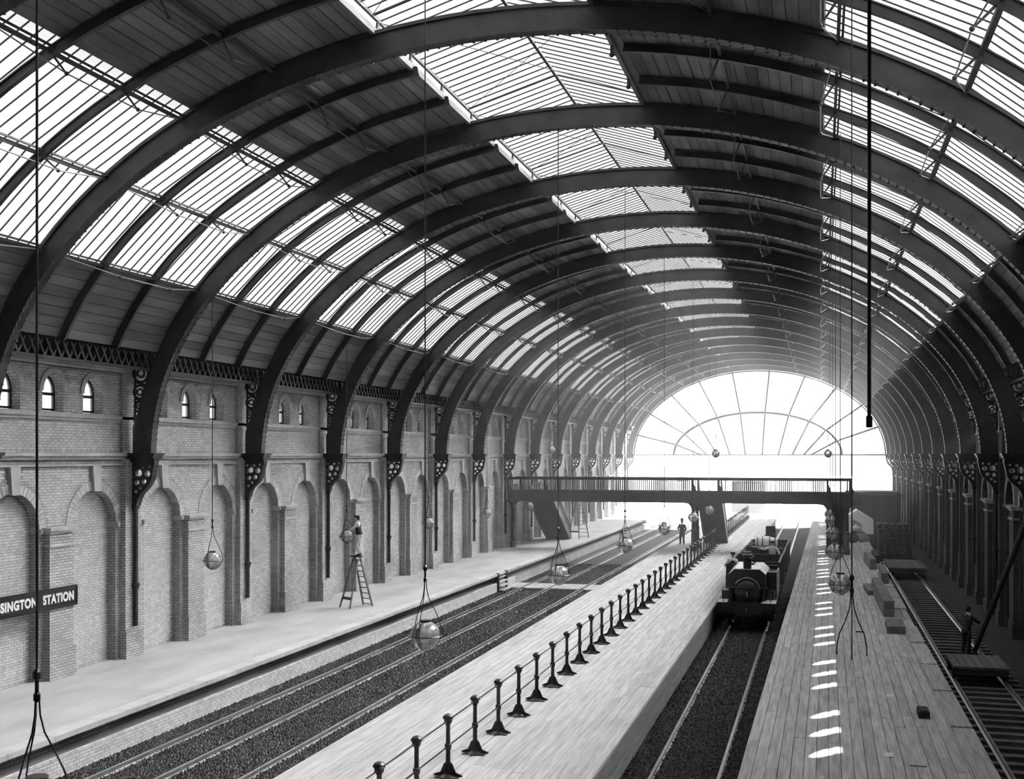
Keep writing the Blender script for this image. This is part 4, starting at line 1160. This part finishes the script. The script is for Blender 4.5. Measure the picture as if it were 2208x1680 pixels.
for x in (-.75, .75):
    for y, r_ in ((1.0, .46), (2.7, .46), (4.3, .46)):
        lp_('wheel', wheel(MB(), x, y, r_, r_), 'iron')
    lp_('cylinder', MB().lathe([(.05, .25), (.20, .25), (.20, .85), (.05, .85)], 14, c=(x*1.25, 0, .56), axis='y'), 'loco')
    lp_('connecting_rod', MB().bar((x*1.32, .85, .56), (x*1.32, 2.7, .42), .04, .08), 'galv')
def wagon(y, l_, label, load=None, sides=.85):
    t = thing('open_wagon', label, 'wagon', (-3.0, y, RZ), group='open wagons behind the locomotive')
    w2 = 1.14; z0 = 1.12
    ob = lambda n, b, m='timber_dark', **k: obj(n, b, m, t, **k)
    ob('floor_boards', MB().box(-w2, w2, 0, l_, z0-.07, z0), 'timber_dark')
    ob('underframe', MB().box(-w2, w2, -.06, .06, z0-.38, z0-.07).box(-w2, w2, l_-.06, l_+.06, z0-.38, z0-.07).box(-.95, -.80, .06, l_-.06, z0-.35, z0-.07).box(.80, .95, .06, l_-.06, z0-.35, z0-.07))
    nb_ = 4; h = sides/nb_
    for k in range(nb_):
        za, zb = z0+k*h+.008, z0+(k+1)*h-.008
        ob('side_board', MB().box(-w2, -w2+.07, .0, l_, za, zb)); ob('side_board', MB().box(w2-.07, w2, .0, l_, za, zb))
        ob('end_board', MB().box(-w2+.07, w2-.07, 0, .07, za, zb)); ob('end_board', MB().box(-w2+.07, w2-.07, l_-.07, l_, za, zb))
    ob('top_rail', MB().box(-w2-.02, w2+.02, -.02, .09, z0+sides, z0+sides+.04).box(w2-.08, w2+.02, .09, l_-.07, z0+sides, z0+sides+.035), 'iron')
    for x in (-w2-.04, w2): 
        for yy in (.4, l_/2, l_-.5): ob('stanchion', MB().box(x, x+.04, yy-.04, yy+.04, z0-.3, z0+sides), 'iron')
    for x in (-.75, .75):
        for yy in (.25*l_, .75*l_): ob('wheel', wheel(MB(), x, yy, .42, .42), 'iron')
    for x in (-.86, .86): ob('buffer', MB().lathe([(.08, -.36), (.10, -.06)], 10, c=(x, 0, .90), axis='y').lathe([(.19, -.40), (.19, -.36)], 12, c=(x, 0, .90), axis='y'), 'iron')
    return t
wagon(53.6, 4.6, 'dark open wagon coupled directly behind the locomotive', sides=1.15)
wagon(59.2, 5.2, 'dark open wagon with a workman standing in its front end', sides=1.05)
wagon(65.3, 5.4, 'dark open wagon at the rear of the train carrying the pale barrel', sides=1.0)
WF = RZ+1.122
def crate(x, y, z, sx, sy, sz, label, m='timber_dark'):
    b = MB().box(-sx/2, sx/2, 0, sy, 0, sz)
    for q in (.15, .5, .85): b.box(-sx/2-.015, sx/2+.015, -.015, sy+.015, sz*q-.035, sz*q+.035)
    o = obj('crate', b, m); o.location = (x, y, z); return tag(o, label, 'crate', 'crates in the wagons')
crate(-3.15, 60.6, WF, .85, .9, 1.30, 'tall dark crate in the middle wagon beside the workman')
crate(-3.80, 61.0, WF, .50, .8, 1.0, 'lower dark crate in the middle wagon against its side')
crate(-2.30, 61.8, WF, .60, .9, 1.15, 'dark crate in the middle wagon behind the workman')
crate(-3.6, 54.6, WF, .9, 1.2, .75, 'dark crate sunk low in the first wagon')
crate(-2.4, 55.4, WF, .8, 1.4, .85, 'second dark crate sunk low in the first wagon', 'sleeper')
br = thing('barrel', 'pale striped barrel lying across the rear wagon', 'barrel', (-3.05, 66.2, WF+1.0))
obj('staves', MB().lathe([(.38, -.62), (.50, -.2), (.52, 0), (.50, .2), (.38, .62)], 14, axis='x'), 'cloth_pale', br, sm=True)
for x in (-.5, -.2, .2, .5): obj('hoop', MB().lathe([(.44 if abs(x) > .3 else .508, x-.03), (.46 if abs(x) > .3 else .515, x), (.44 if abs(x) > .3 else .508, x+.03)], 14, axis='x'), 'iron', br)
obj('cradle', MB().box(-.7, -.5, -.5, .5, -1.0, -.25).box(.5, .7, -.5, .5, -1.0, -.25), 'timber_dark', br)
crate(-2.9, 68.2, WF, .55, .6, 1.95, 'dark upright crate behind the pale barrel')

# ------------------------------------------------------------------ people
def hand(b, wrist, tip_dir, up, s=1.0, curl=.5):
    """palm, four bent fingers of unequal length and a thumb"""
    w_ = Vector(wrist); d = Vector(tip_dir).normalized(); u = Vector(up); u = (u-d*u.dot(d)).normalized(); x = d.cross(u)
    b.tube([w_, w_+d*.03*s, w_+d*.09*s], [.026*s, .036*s, .034*s], 6)
    for k, (o, ln) in enumerate(((-.030, .075), (-.010, .085), (.011, .080), (.031, .062))):
        a = w_+d*.085*s+x*o*s; m_ = a+d*ln*.5*s-u*ln*.15*curl*s; e = m_+d*ln*.5*s*(1-curl*.5)-u*ln*.45*curl*s
        b.tube([a, m_, e], [.010*s, .009*s, .007*s], 5)
    a = w_+d*.03*s-x*.030*s; m_ = a-x*.03*s+d*.03*s-u*.01*s
    b.tube([a, m_, m_+d*.035*s-u*.015*s], [.012*s, .011*s, .008*s], 5)
def head(b, c, face, s=1.0):
    """head with nose, brow, ears, chin; c centre, face: direction looked at"""
    f = Vector(face).normalized(); up = Vector((0, 0, 1)); up = (up-f*up.dot(f)).normalized(); x = f.cross(up); c = Vector(c)
    t = MB().ball((0, 0, 0), 1, 14, 10)
    o = []
    for (a, q, z) in t.v:
        jaw = 1-.22*max(0, -z); o.append(c+x*(a*.076*jaw*s)+f*((q*.098+.012*max(0, -z))*s*(1-.1*max(0, -z)))+up*(z*.118*s))
    b.add(o, t.f)
    P = lambda px, py, pz: c+x*px*s+f*py*s+up*pz*s
    b.add([P(-.012, .092, .03), P(.012, .092, .03), P(-.020, .094, -.028), P(.020, .094, -.028), P(0, .124, -.022)], [(0, 2, 4), (0, 4, 1), (1, 4, 3), (2, 3, 4), (0, 1, 3, 2)])
    for q in (-1, 1):
        b.ball(P(q*.078, -.005, -.005), .024, 6, 5, (.5, .8, 1.2)); b.ball(P(q*.032, .086, .022), .012, 6, 4)
    b.tube([P(-.025, .098, -.055), P(0, .104, -.056), P(.025, .098, -.055)], .007, 5)
def person(label, J, face, loc, rz, coat, legs, hat, waist=None, hem=.10, group=None):
    """J: joints in metres; one continuous skinned body, clothes as children"""
    t = thing('person', label, 'person', loc, rz, group)
    g = {k: Vector(v) for k, v in J.items()}
    names = ['pelvis', 'spine', 'chest', 'neck', 'skull', 'ls', 'le', 'lw', 'rs', 're', 'rw', 'lh', 'lk', 'la', 'lt', 'rh', 'rk', 'ra', 'rt']
    ed = [(0, 1), (1, 2), (2, 3), (3, 4), (2, 5), (5, 6), (6, 7), (2, 8), (8, 9), (9, 10), (0, 11), (11, 12), (12, 13), (13, 14), (0, 15), (15, 16), (16, 17), (17, 18)]
    rad = [(.13, .10), (.12, .09), (.145, .10), .052, .06, .062, .046, .030, .062, .046, .030, .085, .058, .042, .036, .085, .058, .042, .036]
    me = skin([g[k] for k in names], ed, rad, 'body', 1)
    b = MB(); b.add([tuple(v.co) for v in me.vertices], [tuple(p.vertices) for p in me.polygons])
    hc = g['skull']+Vector((0, 0, .02)); head(b, hc, face)
    for sd in 'lr':
        d = g[sd+'w']-g[sd+'e']; hand(b, g[sd+'w'], d, Vector((0, 0, 1)) if abs(d.normalized().z) < .8 else Vector((0, 1, 0)))
    obj('body', b, 'skin', t, sm=True)
    # coat or shirt: body of the garment and sleeves; trousers: seat and two legs
    def loft(q, levels, n=14):
        o = len(q.v)
        for c, rx, ry in levels:
            for k in range(n): q.v.append((c[0]+rx*cos(2*pi*k/n), c[1]+ry*sin(2*pi*k/n), c[2]))
        for r_ in range(len(levels)-1):
            for k in range(n): q.f.append((o+r_*n+k, o+r_*n+(k+1) % n, o+(r_+1)*n+(k+1) % n, o+(r_+1)*n+k))
        q.f.append(tuple(o+k for k in range(n))[::-1]); q.f.append(tuple(o+(len(levels)-1)*n+k for k in range(n)))
    V3 = Vector; pe, sp_, ch, nk = g['pelvis'], g['spine'], g['chest'], g['neck']
    q = MB()
    loft(q, [(pe-V3((0, 0, hem)), .195, .15), (pe-V3((0, 0, .02)), .185, .14), (sp_, .165, .12), ((sp_+ch)/2, .18, .128), (ch, .19, .13), (ch*.55+nk*.45, .165, .11), (ch*.2+nk*.8, .085, .08), (nk+V3((0, 0, .01)), .066, .066)])
    for sd in 'lr':
        sh, el, wr = g[sd+'s'], g[sd+'e'], g[sd+'w']; cf = wr*.95+el*.05
        q.ball(tuple(sh), .085, 8, 6); q.tube([sh*.7+ch*.3, sh, (sh+el)/2, el, (el+cf)/2, cf], [.08, .08, .07, .062, .056, .048], 8)
    obj('coat', q, coat, t, sm=True)
    if waist:
        q = MB(); loft(q, [(pe+V3((0, 0, .0)), .19, .148), (sp_, .172, .128), ((sp_+ch)/2, .188, .135), (ch, .165, .138), (ch*.6+nk*.4, .10, .115)])
        obj('waistcoat', q, waist, t, sm=True)
    q = MB(); loft(q, [(pe-V3((0, 0, .16)), .15, .12), (pe-V3((0, 0, .06)), .175, .132), (pe+V3((0, 0, .06)), .165, .125)])
    for sd in 'lr': q.tube([g[sd+'h']+V3((0, 0, .04)), (g[sd+'h']+g[sd+'k'])/2, g[sd+'k'], (g[sd+'k']+g[sd+'a'])/2, g[sd+'a']+V3((0, 0, .01))], [.105, .098, .080, .074, .068], 9)
    obj('trousers', q, legs, t, sm=True)
    for sd in 'lr':
        a, e = g[sd+'a'], g[sd+'t']; d = e-a
        bb = MB().tube([a+Vector((0, 0, .10)), a, a+d*.3-Vector((0, 0, .02))], [.058, .058, .055], 7).tube([a-d.normalized()*.05+Vector((0, 0, -.035)), a+d*.6+Vector((0, 0, -.02)), e+d.normalized()*.03+Vector((0, 0, -.005))], [.045, .052, .03], 7)
        obj('boot', bb, 'black', t, sm=True)
    f = Vector(face).normalized(); hb = MB()
    if hat == 'top': hb.lathe([(.165, .075), (.17, .085), (.105, .092), (.095, .15), (.105, .27), (.10, .28), (1e-6, .28)], 16)
    elif hat == 'bowler': hb.lathe([(.125, .065), (.13, .075), (.095, .085), (.09, .12), (.06, .155), (1e-6, .165)], 14)
    else:
        hb.lathe([(.088, .055), (.112, .09), (.115, .115), (.09, .14), (1e-6, .145)], 14)
        hb.add([(-.07, .07, .06), (.07, .07, .06), (.05, .14, .05), (-.05, .14, .05), (-.07, .07, .072), (.07, .07, .072), (.05, .14, .06), (-.05, .14, .06)], [(3, 2, 1, 0), (4, 5, 6, 7), (0, 1, 5, 4), (1, 2, 6, 5), (2, 3, 7, 6), (3, 0, 4, 7)])
    az = math.atan2(-f.x, f.y)
    hb.xf(lambda x, y, z: (hc.x+x*cos(az)-y*sin(az), hc.y+x*sin(az)+y*cos(az), hc.z+z*1.0))
    obj('hat' if hat != 'cap' else 'cap', hb, 'hair', t, sm=True)
    obj('hair', MB().ball(tuple(hc-f*.025+Vector((0, 0, .015))), .095, 10, 7, (.88, 1, 1.05)), 'hair', t, sm=True)
    return t
def stand(h=1.72, arms=None, lean=(0, 0), legs=None):
    s = h/1.72
    J = dict(pelvis=(0, 0, .94), spine=(lean[0]*.3, lean[1]*.3, 1.12), chest=(lean[0]*.7, lean[1]*.7, 1.34), neck=(lean[0]*.9, lean[1]*.9, 1.49), skull=(lean[0], lean[1], 1.60),
             ls=(-.18+lean[0]*.75, lean[1]*.75, 1.40), le=(-.25+lean[0]*.5, -.02+lean[1]*.5, 1.13), lw=(-.24+lean[0]*.4, .06+lean[1]*.4, .90),
             rs=(.18+lean[0]*.75, lean[1]*.75, 1.40), re=(.25+lean[0]*.5, -.02+lean[1]*.5, 1.13), rw=(.24+lean[0]*.4, .06+lean[1]*.4, .90),
             lh=(-.10, 0, .86), lk=(-.12, .02, .48), la=(-.13, -.02, .09), lt=(-.15, .13, .05), rh=(.10, 0, .86), rk=(.12, .02, .48), ra=(.13, -.02, .09), rt=(.15, .13, .05))
    if arms: J.update(arms)
    if legs: J.update(legs)
    return {k: (v[0]*s, v[1]*s, v[2]*s) for k, v in J.items()}
# man in a top hat on the island platform, looking back along the hall
person('man in a dark coat and tall top hat standing on the island platform', stand(1.70, dict(le=(-.27, -.06, 1.14), lw=(-.20, -.02, .92), re=(.29, .02, 1.15), rw=(.16, .10, 1.00)), legs=dict(lk=(-.13, .05, .48), la=(-.15, .02, .09), lt=(-.16, .17, .05))),
       (.35, 1, 0), (-9.72, 81.2, .01), pi-.25, 'cloth_dark', 'cloth_dark', 'top', hem=.34)
# lamp tender on the ladder
lad = thing('stepladder', 'tall wooden stepladder under the man at the brick-side globe lamp', 'ladder', (-19.1, 44.0, 0))
def ladder(t, h, wtop, wbot, dep, rungs):
    for s in (-1, 1):
        obj('stile', MB().bar((s*wtop/2, .05, h), (s*wbot/2, dep, .02), .05, .07, up=(0, 1, 0)), 'timber', t)
        obj('back_leg', MB().bar((s*wtop*.45, -.05, h-.1), (s*wbot*.55, -dep, .02), .05, .06, up=(0, 1, 0)), 'timber', t)
    for k in range(rungs):
        f = (k+.6)/rungs; w_ = wtop+(wbot-wtop)*f
        obj('rung', MB().box(-w_/2, w_/2, .05+(dep-.05)*f-.05, .05+(dep-.05)*f+.05, h*(1-f)-.015, h*(1-f)+.015), 'timber', t)
    obj('brace', MB().box(-wbot*.47, wbot*.47, -dep*.8-.02, -dep*.8+.02, h*.17, h*.17+.12), 'timber', t)
    obj('top_step', MB().box(-wtop/2-.06, wtop/2+.06, -.16, .16, h, h+.04), 'timber_dark', t)
ladder(lad, 2.15, .36, .62, .62, 9); lad.rotation_euler = (0, 0, -.5)
person('workman in shirtsleeves, waistcoat and cap standing on the stepladder reaching to a globe lamp', stand(1.68, dict(ls=(-.18, .06, 1.38), le=(-.24, .25, 1.20), lw=(-.16, .40, 1.12), rs=(.18, .06, 1.38), re=(.26, .20, 1.16), rw=(.16, .40, 1.06)), lean=(0, .10),
       legs=dict(lk=(-.10, .10, .52), la=(-.08, -.02, .09), lt=(-.10, .10, .05), rk=(.10, .02, .48), ra=(.08, -.04, .09), rt=(.10, .10, .05))),
       (-.1, 1, -.1), (-18.98, 44.02, 2.19), R(105), 'cloth_pale', 'cloth_pale', 'cap', waist='cloth_dark')
lad2 = thing('stepladder', 'tall wooden stepladder standing empty beyond the footbridge stair', 'ladder', (-18.1, 84.6, 0), -.3)
ladder(lad2, 3.1, .40, .85, .85, 10)
# driver leaning out of the cab
person('engine driver in pale jacket and dark cap leaning from the locomotive cab', stand(1.70, dict(ls=(-.18, .02, 1.39), le=(-.34, .10, 1.16), lw=(-.16, .26, 1.04), re=(.30, .08, 1.14), rw=(.12, .26, 1.00)), lean=(-.06, .05)),
       (-.1, 1, -.15), (-3.95, 51.9, RZ+1.155), pi+.15, 'cloth_pale', 'cloth_dark', 'cap', waist='cloth_dark')
# fireman standing in the wagon
person('workman in pale smock and dark cap standing in the second wagon', stand(1.68, dict(rs=(.18, .03, 1.40), re=(.42, .10, 1.30), rw=(.62, .22, 1.34), le=(-.32, .0, 1.15), lw=(-.34, .14, .95)), lean=(.03, .06)),
       (.2, 1, 0), (-2.42, 59.8, WF+.005), pi-.1, 'cloth_pale', 'cloth_pale', 'cap')
# labourer with the pole
lab_ = person('labourer in dark jacket with white neckcloth standing by the leaning pole', stand(1.74, dict(rs=(.17, .08, 1.38), re=(.30, .26, 1.22), rw=(.22, .44, 1.18), ls=(-.17, .08, 1.38), le=(-.26, .20, 1.14), lw=(-.06, .40, 1.10)), lean=(0, .12)),
       (.3, 1, -.1), (5.25, 44.75, GB+.03), -.9, 'cloth_dark', 'cloth_dark', 'bowler', hem=.20)
obj('neckcloth', MB().tube([(.075*cos(a), .135+.075*sin(a), 1.52) for a in np.linspace(0, 2*pi, 13)], .030, 6).prism([(-.05, 1.52), (.05, 1.52), (.03, 1.40), (-.03, 1.40)], .235, .255), 'white_paint', lab_)

# ------------------------------------------------------------------ thin smoke haze filling the far half of the hall
def haze(y0, y1, dens):
    m = bpy.data.materials.new('smoke_haze'); m.use_nodes = True; nt = m.node_tree
    nt.nodes.remove(nt.nodes['Principled BSDF'])
    v = N(nt, 'ShaderNodeVolumeScatter'); v.inputs['Color'].default_value = g4(1); v.inputs['Density'].default_value = dens; v.inputs['Anisotropy'].default_value = .35
    nt.links.new(v.outputs[0], nt.nodes['Material Output'].inputs['Volume']); M['haze'] = m
    o = obj('haze', MB().box(-21.2, 7.4, y0, y1, GB+.3, ZS+11.4), 'haze'); o['kind'] = 'stuff'
    tag(o, 'thin pale smoke haze hanging in the far half of the train shed', 'haze')
haze(54, 132, .003)
